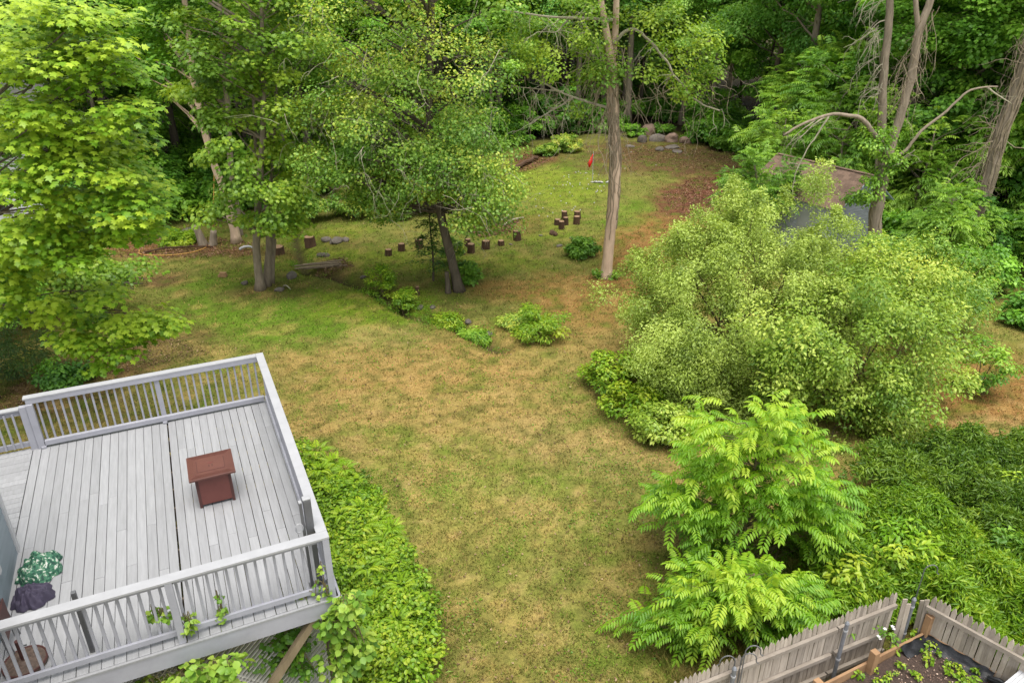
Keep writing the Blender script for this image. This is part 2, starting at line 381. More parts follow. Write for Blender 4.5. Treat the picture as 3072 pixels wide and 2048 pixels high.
def axis(segs):
    o = [segs[0][0]]
    for a, b, s in segs:
        k = max(1, int(round((b - a) / s))); o += list(a + (b - a) * (np.arange(k) + 1) / k)
    return np.array(o)
gy = axis([(-300, -30, 60), (-30, 4, 2), (4, 9, .2), (9, 24, .11), (24, 40, .18), (40, 62, .3), (62, 130, 2), (130, 900, 70)])
gx = axis([(-800, -120, 80), (-120, -34, 4), (-34, -16, .4), (-16, 16, .16), (16, 34, .4), (34, 120, 4), (120, 800, 80)])
GX, GY = np.meshgrid(gx, gy)
GZ = height(GX, GY)
gcol = groundcol(GX.ravel(), GY.ravel())
nx, ny = len(gx), len(gy)
ii = (np.arange(ny - 1)[:, None] * nx + np.arange(nx - 1)[None]).ravel()
m, n, o = newmat('lawn soil')
av = N(n, 'ShaderNodeAttribute', attribute_name='col')
geo = N(n, 'ShaderNodeNewGeometry')
nz = N(n, 'ShaderNodeTexNoise'); nz.inputs['Scale'].default_value = 16; nz.inputs['Detail'].default_value = 8; nz.inputs['Roughness'].default_value = .75
n.links.new(geo.outputs['Position'], nz.inputs['Vector'])
r = ramp(n, [(.28, (.42, .42, .40)), (.5, (.9, .9, .85)), (.75, (1.5, 1.42, 1.3))]); n.links.new(nz.outputs[0], r.inputs[0])
mg = N(n, 'ShaderNodeMix', data_type='RGBA', blend_type='MULTIPLY'); mg.inputs[0].default_value = 1
n.links.new(av.outputs['Color'], mg.inputs[6]); n.links.new(r.outputs[0], mg.inputs[7])
p = N(n, 'ShaderNodeBsdfPrincipled'); p.inputs['Roughness'].default_value = .95; p.inputs['Specular IOR Level'].default_value = .1
n.links.new(mg.outputs[2], p.inputs['Base Color'])
b = N(n, 'ShaderNodeBump'); b.inputs['Strength'].default_value = .8; b.inputs['Distance'].default_value = .05
n.links.new(nz.outputs[0], b.inputs['Height']); n.links.new(b.outputs[0], p.inputs['Normal']); n.links.new(p.outputs[0], o.inputs[0])
M['ground'] = m
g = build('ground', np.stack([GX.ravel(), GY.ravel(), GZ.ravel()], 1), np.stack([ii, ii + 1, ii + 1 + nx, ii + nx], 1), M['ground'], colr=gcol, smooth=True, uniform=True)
tag(g, kind='structure')
# grass: short blades, denser near the camera
m, n, o = newmat('grass blades')
av = N(n, 'ShaderNodeAttribute', attribute_name='col')
p = N(n, 'ShaderNodeBsdfPrincipled'); p.inputs['Roughness'].default_value = .8; p.inputs['Specular IOR Level'].default_value = .15
t = N(n, 'ShaderNodeBsdfTranslucent'); ms = N(n, 'ShaderNodeMixShader'); ms.inputs[0].default_value = .3
n.links.new(av.outputs['Color'], p.inputs['Base Color']); n.links.new(av.outputs['Color'], t.inputs[0])
n.links.new(p.outputs[0], ms.inputs[1]); n.links.new(t.outputs[0], ms.inputs[2]); n.links.new(ms.outputs[0], o.inputs[0])
M['grass'] = m
def grass_mesh(name, rng, x, y, hgt, wid, label, extra=None):
    n = len(x); z = height(x, y)
    c = groundcol(x, y) * rng.uniform(.6, 1.75, (n, 1)); k = rng.random(n)
    c = np.where((k < .16)[:, None], c * .35 + np.array(GREEN) * .9 * rng.uniform(.7, 1.4, (n, 1)), c)
    c = np.where((k > .86)[:, None], c * .4 + np.array(STRAW) * .8, c)
    if extra is not None: c = c * extra
    a = rng.uniform(0, 2 * np.pi, n); h = hgt * rng.uniform(.5, 1.3, n); lean = rng.uniform(.3, 1.2, n) * h
    b = rng.uniform(0, 2 * np.pi, n); w_ = wid * rng.uniform(.6, 1.4, n)
    B = np.stack([x, y, z - .005], 1); s = np.stack([np.cos(a), np.sin(a), 0 * a], 1) * w_[:, None] * .5
    tip = B + np.stack([np.cos(b) * lean, np.sin(b) * lean, h], 1)
    V = np.stack([B - s, B + s, tip], 1).reshape(-1, 3)
    ob = build(name, V, np.arange(n * 3).reshape(-1, 3), M['grass'], colr=np.repeat(c, 3, 0), uniform=True)
    return tag(ob, label, 'grass', kind='stuff')
rng = np.random.default_rng(3)
def scatter_px(rng, n, x0, x1, y0, y1):
    """places on the ground, spread evenly over the visible field"""
    px = rng.uniform(x0, x1, n); py = rng.uniform(y0, y1, n)
    d = np.stack([(px - CX) / F, math.cos(PIT) + (CY - py) / F * math.sin(PIT), -math.sin(PIT) + (CY - py) / F * math.cos(PIT)], 1)
    t = -HC / d[:, 2]; return d[:, 0] * t, d[:, 1] * t
x, y = scatter_px(rng, 300000, -250, 3300, 430, 2300)
k = (wood_mask(x, y) < .3) & (dist_poly(x, y, DITCH) > .24) & ((noise(x * 5, y * 5, 41) > .25))
x, y = x[k], y[k]
dist = np.hypot(y, HC)
grass_mesh('lawn_grass', rng, x, y, .045 + .0012 * dist, .010 + .0009 * dist, 'short patchy green and straw coloured grass over the whole back lawn')

# ------------------------------------------------------------------ deck
M['deck'] = solid('weathered light grey deck paint', (0.2878, 0.2878, 0.2965), (0.2303, 0.2303, 0.2361), 3.2, .62, (7, .6, 7), .16, objvar=.17, detail=10)
M['rail'] = solid('pale lilac grey rail paint', (0.3200, 0.3200, 0.3552), (0.2666, 0.2666, 0.2974), 4, .55, bump=.08, objvar=.05)
M['rail_top'] = solid('white grey cap rail paint', (0.3400, 0.3400, 0.3497), (0.2915, 0.2915, 0.3011), 4, .55, bump=.08)
M['dark_wood'] = solid('old joist timber', (.16, .12, .085), (.09, .07, .05), 5, .9)
M['brace'] = solid('weathered brace timber', (0.240, 0.188, 0.116), (0.152, 0.116, 0.068), 7, .85, (1, 1, .2))
DZ = 2.55; DR = R(24.75)
DO = Vector((-2.498, 7.998, DZ))
RD = Matrix.Rotation(DR, 3, 'Z')
def dk(x, y, z=0): return RD @ Vector((x, y, z)) + DO
deck = thing('wooden_deck', 'raised light grey painted wooden deck with baluster railings beside the house', 'deck', DO, DR)
L, H, GAPX = 5.97, 1.048, -1.957
rnd = random.Random(8)
edges = [GAPX + k * .1425 for k in range(-16, 14)]
def board(x0, x1, y0, y1):
    z = rnd.uniform(-.0025, .0015)
    bevel(MB().box((x0, y0, z - .036), (x1, y1, z)).obj('board', M['deck'], deck), .004, 1)
for k in range(len(edges)):
    x0 = edges[k]; x1 = edges[k + 1] if k + 1 < len(edges) else -.002
    if k == 0: x0 = -4.235
    a = x0 + rnd.uniform(.001, .005); b_ = x1 - rnd.uniform(.001, .005)
    if k == 15: b_ = x1 - .012
    if k == 16: a = x0 + .012
    cuts = sorted([rnd.uniform(1.2, 4.8)] if rnd.random() < .75 else [rnd.uniform(1, 2.4), rnd.uniform(3.2, 5.0)])
    y0 = -.075
    ys = [y0] + cuts + [L - .01]
    if x1 < -4.12: ys = [2.9] + [c for c in cuts if c > 3.2] + [L - .01]
    for p0, p1 in zip(ys[:-1], ys[1:]): board(a, b_, p0 + .002, p1 - .002)
yy = 2.92
while yy < 5.95:
    z = rnd.uniform(-.003, .001); cut = -rnd.uniform(5.5, 7.0)
    for a, b_ in ((-4.245, cut + .002), (cut - .002, -8.6)):
        bevel(MB().box((b_, yy + .003, z - .036), (a, min(yy + .139, 5.955), z)).obj('board', M['deck'], deck), .004, 1)
    yy += .1425
# rim and framing
MB().box((-4.1, -.112, -.30), (.07, -.077, -.038)).obj('rim_board', M['rail'], deck)
MB().box((.035, -.074, -.30), (.068, L + .03, -.038)).obj('rim_board', M['rail'], deck)
MB().box((-8.6, L + .0, -.30), (.032, L + .035, -.038)).obj('rim_board', M['rail'], deck)
MB().box((-4.1, -.118, -.040), (.075, -.0775, -.008)).obj('edge_strip', M['deck'], deck)
for k in range(11):
    y = .25 + k * .55
    MB().box((-4.1 if y < 2.9 else -8.5, y, -.28), (.03, y + .04, -.039)).obj('joist', M['dark_wood'], deck)
for x, y in ((-.12, .2), (-2.1, .2), (-3.9, .2), (-.12, 5.6), (-2.1, 5.6), (-4.2, 5.6), (-6.5, 5.6)):
    MB().box((x - .07, y - .07, -DZ - .1), (x + .07, y + .07, -.282)).obj('support_post', M['dark_wood'], deck)
# railings -------------------------------------------------------------
def cap(lo, hi, m='rail_top'): bevel(MB().box(lo, hi).obj('cap_rail', M[m], deck), .006, 2)
cap((-4.12, -.075, H - .038), (.012, .075, H))
cap((-.135, .077, H - .038), (.012, L + .04, H))
cap((-4.16, L - .10, H - .038), (-.137, L + .04, H))
def piece(nm, lo, hi, m='rail', bv=.004): bevel(MB().box(lo, hi).obj(nm, M[m], deck), bv, 1)
# front run
piece('rail_board', (-4.1, .004, H - .128), (-.06, .040, H - .0395)); piece('bottom_rail', (-4.1, .004, .075), (-2.05, .042, .16)); piece('bottom_rail', (-1.95, .004, .075), (-.1, .042, .16))
for x in (-2.045, -.085): piece('post', (x, -.072, -.28 if x > -1 else -.006), (x + .09, -.005, H - .0395))
piece('post', (-.05, .045, 0.002), (-.012, .12, H - .0395))
for k in range(15): piece('baluster', (-.215 - k * .121 - .034, .0425, .06), (-.215 - k * .121, .0765, H - .06), bv=.003)
for k in range(17): piece('baluster', (-2.10 - k * .121 - .034, .0425, .06), (-2.10 - k * .121, .0765, H - .06), bv=.003)
# right run
piece('rail_board', (-.095, .125, H - .128), (-.060, L - .06, H - .0395)); piece('bottom_rail', (-.100, .125, .075), (-.062, L - .12, .16))
for y in (2.0, 4.0): piece('post', (-.056, y, -.006), (.01, y + .09, H - .0395))
k = 0
while .22 + k * .128 < L - .15:
    y = .22 + k * .128; piece('baluster', (-.059, y, .06), (-.025, y + .034, H - .06), bv=.003); k += 1
# far run
FY = L - .02
piece('rail_board', (-4.13, FY - .075, H - .128), (-.11, FY - .040, H - .0395)); piece('rail_board', (-4.13, FY - .0, H - .128), (-.03, FY + .034, H - .0395))
piece('bottom_rail', (-4.02, FY - .11, .045), (-.11, FY - .036, .145))
for x in (-2.03, -.07): piece('post', (x, FY - .036, -.2), (x + .09, FY - .002, H - .129))
piece('post', (-4.14, FY - .11, -.004), (-4.03, FY - .002, H - .129))
piece('post', (-4.26, FY - .08, -.2), (-4.145, FY + .01, H - .16))
for k in range(14): piece('baluster', (-.17 - k * .1285 - .034, FY - .034, .1), (-.17 - k * .1285, FY - .003, H - .1), bv=.003)
for k in range(16): piece('baluster', (-2.07 - k * .1255 - .034, FY - .034, .1), (-2.07 - k * .1255, FY - .003, H - .1), bv=.003)
for x in (-2.0, -4.06): piece('rail_foot', (x - .03, FY - .14, .001), (x + .05, FY - .06, .044), 'rail')
# lower left run
piece('cap_rail', (-8.5, FY - .07, .82), (-4.262, FY + .055, .855), 'rail_top'); piece('rail_board', (-8.5, FY - .03, .71), (-4.262, FY + .004, .8195)); piece('bottom_rail', (-8.5, FY - .03, .05), (-4.262, FY + .02, .15))
for k in range(30): piece('baluster', (-4.37 - k * .128 - .034, FY - .064, .06), (-4.37 - k * .128, FY - .031, .78), bv=.003)
piece('post', (-4.66 - .09 - .35, FY - .03, .86), (-4.66 - .35, FY + .05, .95), 'rail_top')
# diagonal brace and lattice skirt
P1 = Vector((-.22, -.02, -.30))
def deck_plane(px, py, y):
    d = RD.inverted() @ Vector(ray(px, py)); c = RD.inverted() @ (Vector((0, 0, HC)) - DO); t = (y - c.y) / d.y; return c + d * t
P2 = deck_plane(800, 2075, -.02)
P1 = deck_plane(966, 1818, -.03)
MB().bar(P1, P1 + (P2 - P1) * 1.3, .10, .10).obj('brace', M['brace'], deck)
M['lattice'] = solid('white lattice', (0.6412, 0.6237, 0.5697), (0.4455, 0.4280, 0.3740), 5, .7, bump=.1)
mb = MB()
for s, yo in ((1, .30), (-1, .309)):
    x = -6.5
    while x < .0:
        a = Vector((x, yo, -2.5)); e = a + Vector((s * 2.1, 0, 2.1))
        if s > 0 and e.x > -.2: e = a + (e - a) * max(0, (-.2 - a.x) / 2.1)
        if s < 0 and a.x + 0 > -.2: break
        if (e - a).length > .1: mb.bar(a, e, .008, .055, (0, 1, 0))
        x += .085
tag(mb.obj('lattice_panel', M['lattice'], deck), kind='stuff')

# ------------------------------------------------------------------ house corner
M['siding'] = solid('pale blue grey siding', (0.1987, 0.2318, 0.2539), (0.1656, 0.1960, 0.2180), 3, .6, (1, .1, 1), .08, objvar=.06)
M['trim'] = solid('white trim', (0.4195, 0.4195, 0.4250), (0.3643, 0.3643, 0.3698), 3, .5, bump=.05)
M['roofing'] = solid('grey shingles', (.12, .115, .11), (.06, .06, .06), 30, .9)
house = thing('house', 'pale blue grey clapboard house with white corner trim, left of the deck', 'house', DO, DR)
MB().box((-9, -3.5, -DZ - .2), (-4.19, 2.84, 2.75)).obj('wall', M['siding'], house)
z = -2.3
while z < 2.7:
    bd = MB()
    Mr = Matrix(((1, 0, 0), (0, 1, 0), (0, 0, 1)))
    n0 = len(bd.v)
    bd.v += [Vector(v) for v in ((-4.188, -3.5, z), (-4.160, -3.5, z), (-4.176, -3.5, z + .118), (-4.188, -3.5, z + .118), (-4.188, 2.80, z), (-4.160, 2.80, z), (-4.176, 2.80, z + .118), (-4.188, 2.80, z + .118))]
    bd.f += [(0, 1, 2, 3), (4, 7, 6, 5), (0, 4, 5, 1), (1, 5, 6, 2), (2, 6, 7, 3)]
    bd.obj('clapboard', M['siding'], house)
    if z > -.2:
        bd = MB(); bd.box((-9, 2.842, z), (-4.23, 2.86, z + .112)); bd.obj('clapboard', M['siding'], house)
    z += .115
bevel(MB().box((-4.225, 2.80, -DZ), (-4.135, 2.90, 2.74)).obj('corner_trim', M['trim'], house), .006)
MB().prism([(-4.45, 2.76), (-6.6, 4.0), (-8.8, 2.76)], -3.6, 3.0, Matrix(((1, 0, 0), (0, 0, 1), (0, 1, 0)))).obj('roof', M['roofing'], house)
piece_o = MB().box((-4.158, 1.66, .52), (-4.11, 1.76, .66)).obj('outlet_box', M['trim'], house)

# ------------------------------------------------------------------ things on the deck
M['copper'] = solid('reddish brown fire table metal', (0.1472, 0.0483, 0.0379), (0.1141, 0.0354, 0.0293), 5, .5, bump=.06, spec=.4)
M['copper_dark'] = solid('dark brown metal', (.085, .035, .03), (.06, .025, .022), 5, .55, bump=.05)
M['copper_top'] = solid('reddish brown table top', (0.1148, 0.0438, 0.0321), (0.0935, 0.0343, 0.0264), 4, .45, bump=.06, spec=.45)
def ondeck(name, label, cat, x, y, rz=0): return thing(name, label, cat, dk(x, y, .001), DR + rz)
ft = ondeck('fire_table', 'square reddish brown metal fire pit table standing on the grey deck boards', 'fire table', -1.30, 3.04, R(.0))
S = .355
top = bevel(MB().box((-S, -S, .575), (S, S, .615)).obj('table_top', M['copper_top'], ft), .008, 2)
for k in range(6):
    q = .345 - k * .018
    mb = MB()
    for a, b_ in (((-q, -q), (q, -q + .007)), ((-q, q - .007), (q, q)), ((-q, -q + .0075), (-q + .007, q - .0075)), ((q - .007, -q + .0075), (q, q - .0075))):
        mb.box((a[0], a[1], .6155), (b_[0], b_[1], .619))
    mb.obj('rib_frame', M['copper_top'], top)
lid = bevel(MB().box((-.215, -.17, .6155), (.215, .17, .624)).obj('burner_lid', M['copper_top'], top), .003)
mb = MB(); mb.box((-.215, -.155, .6245), (-.207, .155, .6275)); mb.box((.207, -.155, .6245), (.215, .155, .6275)); mb.obj('lid_trim', M['copper_dark'], top)
for s in (-.024, .024): MB().box((s - .007, -.07, .6245), (s + .007, -.01, .6265)).obj('finger_slot', M['copper_dark'], top)
MB().prism([(-.05, .045), (0, .015), (.05, .045), (0, .075)], .6245, .6262).obj('lid_emblem', M['copper'], top)
B = .265
for nm, lo, hi in (('side_panel', (-B + .02, -B, .05), (B - .02, -B + .012, .574)), ('side_panel', (-B + .02, B - .012, .05), (B - .02, B, .574)), ('side_panel', (-B, -B + .02, .05), (-B + .012, B - .02, .574)), ('side_panel', (B - .012, -B + .02, .05), (B, B - .02, .574))):
    MB().box(lo, hi).obj(nm, M['copper'], ft)
for sx in (-1, 1):
    for sy in (-1, 1): bevel(MB().box((sx * (B - .012) - .022, sy * (B - .012) - .022, 0), (sx * (B - .012) + .022, sy * (B - .012) + .022, .574)).obj('leg', M['copper_dark'], ft), .004)
MB().box((-B + .0125, -B + .0125, .06), (B - .0125, B - .0125, .08)).obj('base_shelf', M['copper_dark'], ft)

M['steel'] = solid('charcoal powder coated metal', (.105, .105, .11), (.085, .085, .09), 6, .45, bump=.03, spec=.45)
M['steel_light'] = solid('pale metal cap', (0.3340, 0.3340, 0.3404), (0.2732, 0.2732, 0.2797), 6, .5, bump=0)
sp = ondeck('screen_post', 'tall charcoal grey post with side bar and ring handle inside the near deck corner', 'screen post', -.185, .25)
bevel(MB().box((-.045, -.04, .02), (.06, .045, 1.50)).obj('housing', M['steel'], sp), .015, 3)
bevel(MB().box((-.048, -.043, 1.5005), (.063, .048, 1.53)).obj('cap', M['steel_light'], sp), .012, 2)
MB().box((-.098, -.03, .04), (-.06, .03, 1.47)).obj('pull_bar', M['steel'], sp); MB().box((-.10, -.032, 1.4705), (-.058, .032, 1.485)).obj('bar_cap', M['steel_light'], sp)
mb = MB(); mb.tube([Vector((-.14 + .05 * math.cos(a), -.03, 1.08 + .075 * math.sin(a))) for a in np.linspace(0, 2 * math.pi, 14)], .009, 6, False); mb.obj('handle', M['steel_light'], sp)
MB().box((-.12, -.06, 0), (.08, .07, .0195)).obj('foot_plate', M['steel'], sp)
cp = ondeck('catch_post', 'short dark grey metal post standing behind the front railing near the house', 'post', -3.06, .26)
bevel(MB().box((-.028, -.028, .012), (.028, .028, 1.02)).obj('post', M['steel'], cp), .006); MB().box((-.06, -.06, 0), (.06, .06, .0115)).obj('foot_plate', M['steel_light'], cp)

M['umb'] = solid('mottled brown resin', (0.1364, 0.0936, 0.0720), (0.0558, 0.0396, 0.0320), 28, .6, bump=.6)
ub = ondeck('umbrella_base', 'round brown parasol base with a dark upright tube behind the railing by the house', 'umbrella base', -3.82, .40)
mb = MB(); prof = [(.25, 0), (.255, .03), (.235, .055), (.10, .075), (.06, .10)]
for k in range(24):
    for (r_, z_) in prof: mb.v.append(Vector((r_ * math.cos(k * math.pi / 12), r_ * math.sin(k * math.pi / 12), z_)))
for k in range(24):
    for j in range(4): a = k * 5 + j; c_ = ((k + 1) % 24) * 5 + j; mb.f.append((a, c_, c_ + 1, a + 1))
mb.f.append(tuple(k * 5 + 4 for k in range(24))); mb.obj('weight', M['umb'], ub, smooth=False)
mb = MB(); mb.tube([Vector((.245 * math.cos(a), .245 * math.sin(a), .052)) for a in np.linspace(0, 2 * math.pi, 25)], .014, 6, False); mb.obj('rim', M['copper_dark'], ub)
MB().tube([(0, 0, .1), (0, 0, .40)], .034, 12).obj('tube', M['copper_dark'], ub)
MB().bar((.03, 0, .3), (.08, 0, .3), .015, .015).obj('clamp_knob', M['steel'], ub)
fc = ondeck('folded_chair', 'dark folded metal chair leaning against the blue grey house wall', 'chair', -4.0, .80, 0)
for k in range(2):
    mb = MB(); q = k * .05
    mb.tube([(q, -.2, 0), (-.06 + q * .5, -.2, .75), (-.06 + q * .5, .2, .75), (q, .2, 0)], .014, 8); mb.obj('frame', M['steel'], fc)
MB().box((.012, -.17, .25), (.028, .17, .66)).obj('seat', M['copper_dark'], fc)

# cloths
def cloth(name, label, cat, cx, cy, outline, hgt, mat, seed, fold=9, base=0, hump=()):
    """a heap of cloth: outline radius by angle (deck metres), folded top, skirt down to the boards"""
    na, nr = 72, 26; V = []; 
    for i in range(nr + 1):
        t = i / nr
        for k in range(na):
            a = 2 * math.pi * k / na
            rr = np.interp(a, np.linspace(0, 2 * math.pi, len(outline) + 1), list(outline) + [outline[0]]) * (1 + .07 * math.sin(a * 7 + seed) * t + .05 * math.sin(a * 13 + 2 * seed) * t)
            x = cx + math.cos(a) * rr * t; y = cy + math.sin(a) * rr * t
            n1_ = float(noise(x * fold, y * fold * .6, seed)); n2_ = float(noise(x * fold * 2.6 + 5, y * fold * 2, seed + 3))
            z = hgt * (1 - t ** 3.2) ** .8 * (.55 + .7 * n1_) + .09 * (n2_ - .5) * (1 - t ** 6) + .02 * math.sin(a * 11 + 3 * n1_ + seed) * t
            for (hx, hy, hr, hh) in hump: z += hh * math.exp(-((x - hx) ** 2 + (y - hy) ** 2) / hr ** 2)
            V.append((x - cx, y - cy, max(.004, z) + base))
    Fc = []
    for i in range(nr):
        for k in range(na):
            a = i * na + k; b_ = i * na + (k + 1) % na; Fc.append((a, a + na, b_ + na, b_))
    ob = build(name, V, Fc, mat, smooth=True); ob.location = dk(cx, cy, .002); ob.rotation_euler = (0, 0, DR)
    s_ = ob.modifiers.new('subdivision', 'SUBSURF'); s_.levels = 1; s_.render_levels = 1
    return tag(ob, label, cat)
m, n, o = newmat('green white leaf print cloth')
tc = N(n, 'ShaderNodeTexCoord'); ns = N(n, 'ShaderNodeTexNoise'); ns.inputs['Scale'].default_value = 7; n.links.new(tc.outputs['Object'], ns.inputs[0])
ad = N(n, 'ShaderNodeVectorMath', operation='ADD'); n.links.new(tc.outputs['Object'], ad.inputs[0])
sc_ = N(n, 'ShaderNodeVectorMath', operation='SCALE'); sc_.inputs['Scale'].default_value = .12; n.links.new(ns.outputs['Color'], sc_.inputs[0]); n.links.new(sc_.outputs[0], ad.inputs[1])
vo = N(n, 'ShaderNodeTexNoise'); vo.inputs['Scale'].default_value = 22; vo.inputs['Detail'].default_value = 2; n.links.new(ad.outputs[0], vo.inputs['Vector'])
r = ramp(n, [(0, (.01, .045, .03)), (.40, (.014, .075, .045)), (.47, (.04, .145, .08)), (.56, (.10, .19, .115)), (.61, (.46, .47, .42))]); r.color_ramp.interpolation = 'CONSTANT'; n.links.new(vo.outputs[0], r.inputs[0])
p = N(n, 'ShaderNodeBsdfPrincipled'); p.inputs['Roughness'].default_value = .75; n.links.new(r.outputs[0], p.inputs['Base Color']); n.links.new(p.outputs[0], o.inputs[0])
M['print'] = m
M['purple'] = solid('dark plum cloth', (.055, .045, .075), (.035, .03, .05), 8, .7, bump=.2)
cloth('printed_cloth', 'crumpled green and white leaf print cloth heaped against the house wall on the deck', 'cloth', -3.88, 2.16, [.36, .34, .42, .44, .36, .28, .26, .25, .24, .24, .24, .25, .28, .30, .33, .34], .24, M['print'], 3, 11, 0, ((-3.62, 2.25, .10, .10), (-3.95, 2.45, .12, .08), (-3.9, 2.0, .1, .05)))
cloth('plum_cloth', 'folded dark plum cushion cover lying below the leaf print cloth by the house wall', 'cushion cover', -3.90, 1.62, [.32, .32, .30, .26, .24, .22, .22, .22, .22, .22, .22, .22, .22, .24, .28, .30], .19, M['purple'], 9, 12)

# ------------------------------------------------------------------ shed
SH = dict(x=12.83, y=28.89, a=-1.03, L=4.3, D=3.0, w=2.3, r=3.35)
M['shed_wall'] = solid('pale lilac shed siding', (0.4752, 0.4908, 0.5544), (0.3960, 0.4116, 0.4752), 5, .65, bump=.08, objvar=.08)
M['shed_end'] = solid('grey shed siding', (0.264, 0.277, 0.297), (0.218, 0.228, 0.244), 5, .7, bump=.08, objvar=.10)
M['shingle'] = solid('brown roof shingles', (0.1800, 0.1186, 0.0842), (0.1140, 0.0730, 0.0530), 18, .9, objvar=.45, bump=.4)
M['shed_trim'] = solid('pale blue trim', (0.363, 0.436, 0.488), (0.317, 0.383, 0.436), 5, .6, bump=.05)
M['glass'] = solid('dark window glass', (.03, .035, .04), (.02, .022, .025), 3, .12, bump=0, spec=.6)
shed = thing('garden_shed', 'small pale garden shed with brown shingle roof half hidden behind the big pale bush', 'shed', (SH['x'], SH['y'], 0), SH['a'])
Ls, Ds, Ws, Rs = SH['L'], SH['D'], SH['w'], SH['r']
# local: x from -L (left) to 0 (right gable), y 0 (front) to D (back)
MB().box((-Ls + .02, .02, -.1), (-.02, Ds - .02, Ws)).obj('wall', M['shed_wall'], shed)
pm = Matrix(((0, 0, 1), (1, 0, 0), (0, 1, 0)))
for x0, x1 in ((-.028, -.0005), (-Ls + .0005, -Ls + .028)):
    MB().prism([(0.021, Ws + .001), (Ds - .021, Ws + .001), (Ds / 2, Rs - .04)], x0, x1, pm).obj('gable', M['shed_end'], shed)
z = .02
while z < Ws - .02:
    MB().box((-Ls + .08, -.004, z), (-.08, .0185, z + .098)).obj('clapboard', M['shed_wall'], shed); z += .105
z = .02
while z < Rs - .12:
    i = 0 if z < Ws else (z + .1 - Ws) / (Rs - Ws) * Ds / 2
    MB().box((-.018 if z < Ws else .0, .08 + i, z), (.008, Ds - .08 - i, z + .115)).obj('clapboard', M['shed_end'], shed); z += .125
for x in (-Ls, -.08):
    for y in (-.012, Ds - .07): MB().box((x - .003, y, 0), (x + .085, y + .08, Ws)).obj('corner_trim', M['shed_trim'], shed)
ov = .22; sl_ = math.atan2(Rs - Ws, Ds / 2); SLn = (Ds / 2 + ov) / math.cos(sl_)
rm = {}
for sgn in (1, -1):
    base_y = -ov if sgn > 0 else Ds + ov; bz = Ws - ov * math.tan(sl_)
    Mx = Matrix(((1, 0, 0), (0, sgn * math.cos(sl_), 0), (0, math.sin(sl_), 0)))
    Mx = Matrix(((1, 0, 0), (0, sgn * math.cos(sl_), -sgn * math.sin(sl_)), (0, math.sin(sl_), math.cos(sl_))))
    org = Vector((0, base_y, bz))
    rf = MB().box((-Ls - .25, 0, 0), (.25, SLn, .03), Mx, org).obj('roof', M['shed_trim'], shed)
    rows = 12; ex = SLn / rows
    if sgn > 0:
        shm = {}
        for r_ in range(rows):
            x = -Ls - .26 - (.15 if r_ % 2 else 0)
            while x < .26:
                x1 = min(x + .30, .265); xs = max(x, -Ls - .265)
                if x1 - xs > .03:
                    t_ = Matrix.Rotation(R(2.2), 3, 'X')
                    MB().box((xs + .003, 0, .031), (x1 - .003, ex * 1.15, .041), Mx @ t_, org + Mx @ Vector((0, r_ * ex, 0))).obj('shingle', M['shingle'], rf)
                x += .30
    else:
        MB().box((-Ls - .26, 0, .031), (.26, SLn, .04), Mx, org).obj('shingle_sheet', M['shingle'], rf)
for k in range(15): 
    x = -Ls - .25 + k * .33
    MB().box((x, Ds / 2 - .10, Rs + .03), (x + .31, Ds / 2 + .10, Rs + .05)).obj('ridge_cap', M['shingle'], shed)
win = MB().box((-3.35, -.03, 1.15), (-2.60, -.0045, 1.95)).obj('window', M['trim'], shed)
for i in range(2):
    for j in range(2): MB().box((-3.28 + i * .325, -.035, 1.22 + j * .35), (-3.0 + i * .325, -.0305, 1.52 + j * .35)).obj('pane', M['glass'], win)
dr = MB().box((-1.75, -.028, .05), (-.85, -.0045, 1.95)).obj('door', M['trim'], shed)
MB().box((-.95, -.06, .95), (-.91, -.0285, 1.05)).obj('handle', M['steel'], dr)

# ------------------------------------------------------------------ fence, planter bed
M['picket'] = solid('weathered grey brown pickets', (0.3955, 0.3426, 0.2853), (0.2354, 0.1952, 0.1567), 6, .9, (2.5, 2.5, .35), .6, objvar=.5, detail=9)
M['rail_wood'] = solid('weathered fence rail', (0.2981, 0.2583, 0.2166), (0.1904, 0.1594, 0.1290), 6, .9, (.5, .5, .5), .4, objvar=.15)
M['galv'] = solid('dull galvanised pipe', (0.218, 0.224, 0.244), (0.165, 0.172, 0.191), 12, .45, metal=.3, bump=.05)
M['cedar'] = solid('orange brown cedar boards', (0.3192, 0.1938, 0.1026), (0.2204, 0.1254, 0.0646), 7, .85, (.6, .6, .6), .3, objvar=.2)
M['liner'] = solid('black weed liner', (.016, .017, .020), (.011, .011, .013), 9, .45, bump=.5)
M['bed_soil'] = solid('dark bed soil with chips', (.085, .055, .042), (.028, .02, .016), 38, .95, bump=1.0, detail=10)
FH = 1.45
fl = [flat(px, py, FH) for px, py in ((2033, 2042), (2696, 1777))]; fr = [flat(px, py, FH) for px, py in ((2796, 1787), (3046, 1922))]
corner = fl[1]
fence = thing('picket_fence', 'weathered grey stockade picket fence with galvanised posts around the garden bed', 'fence', (corner[0], corner[1], 0))
org = Vector((corner[0], corner[1], 0))
prnd = random.Random(5)
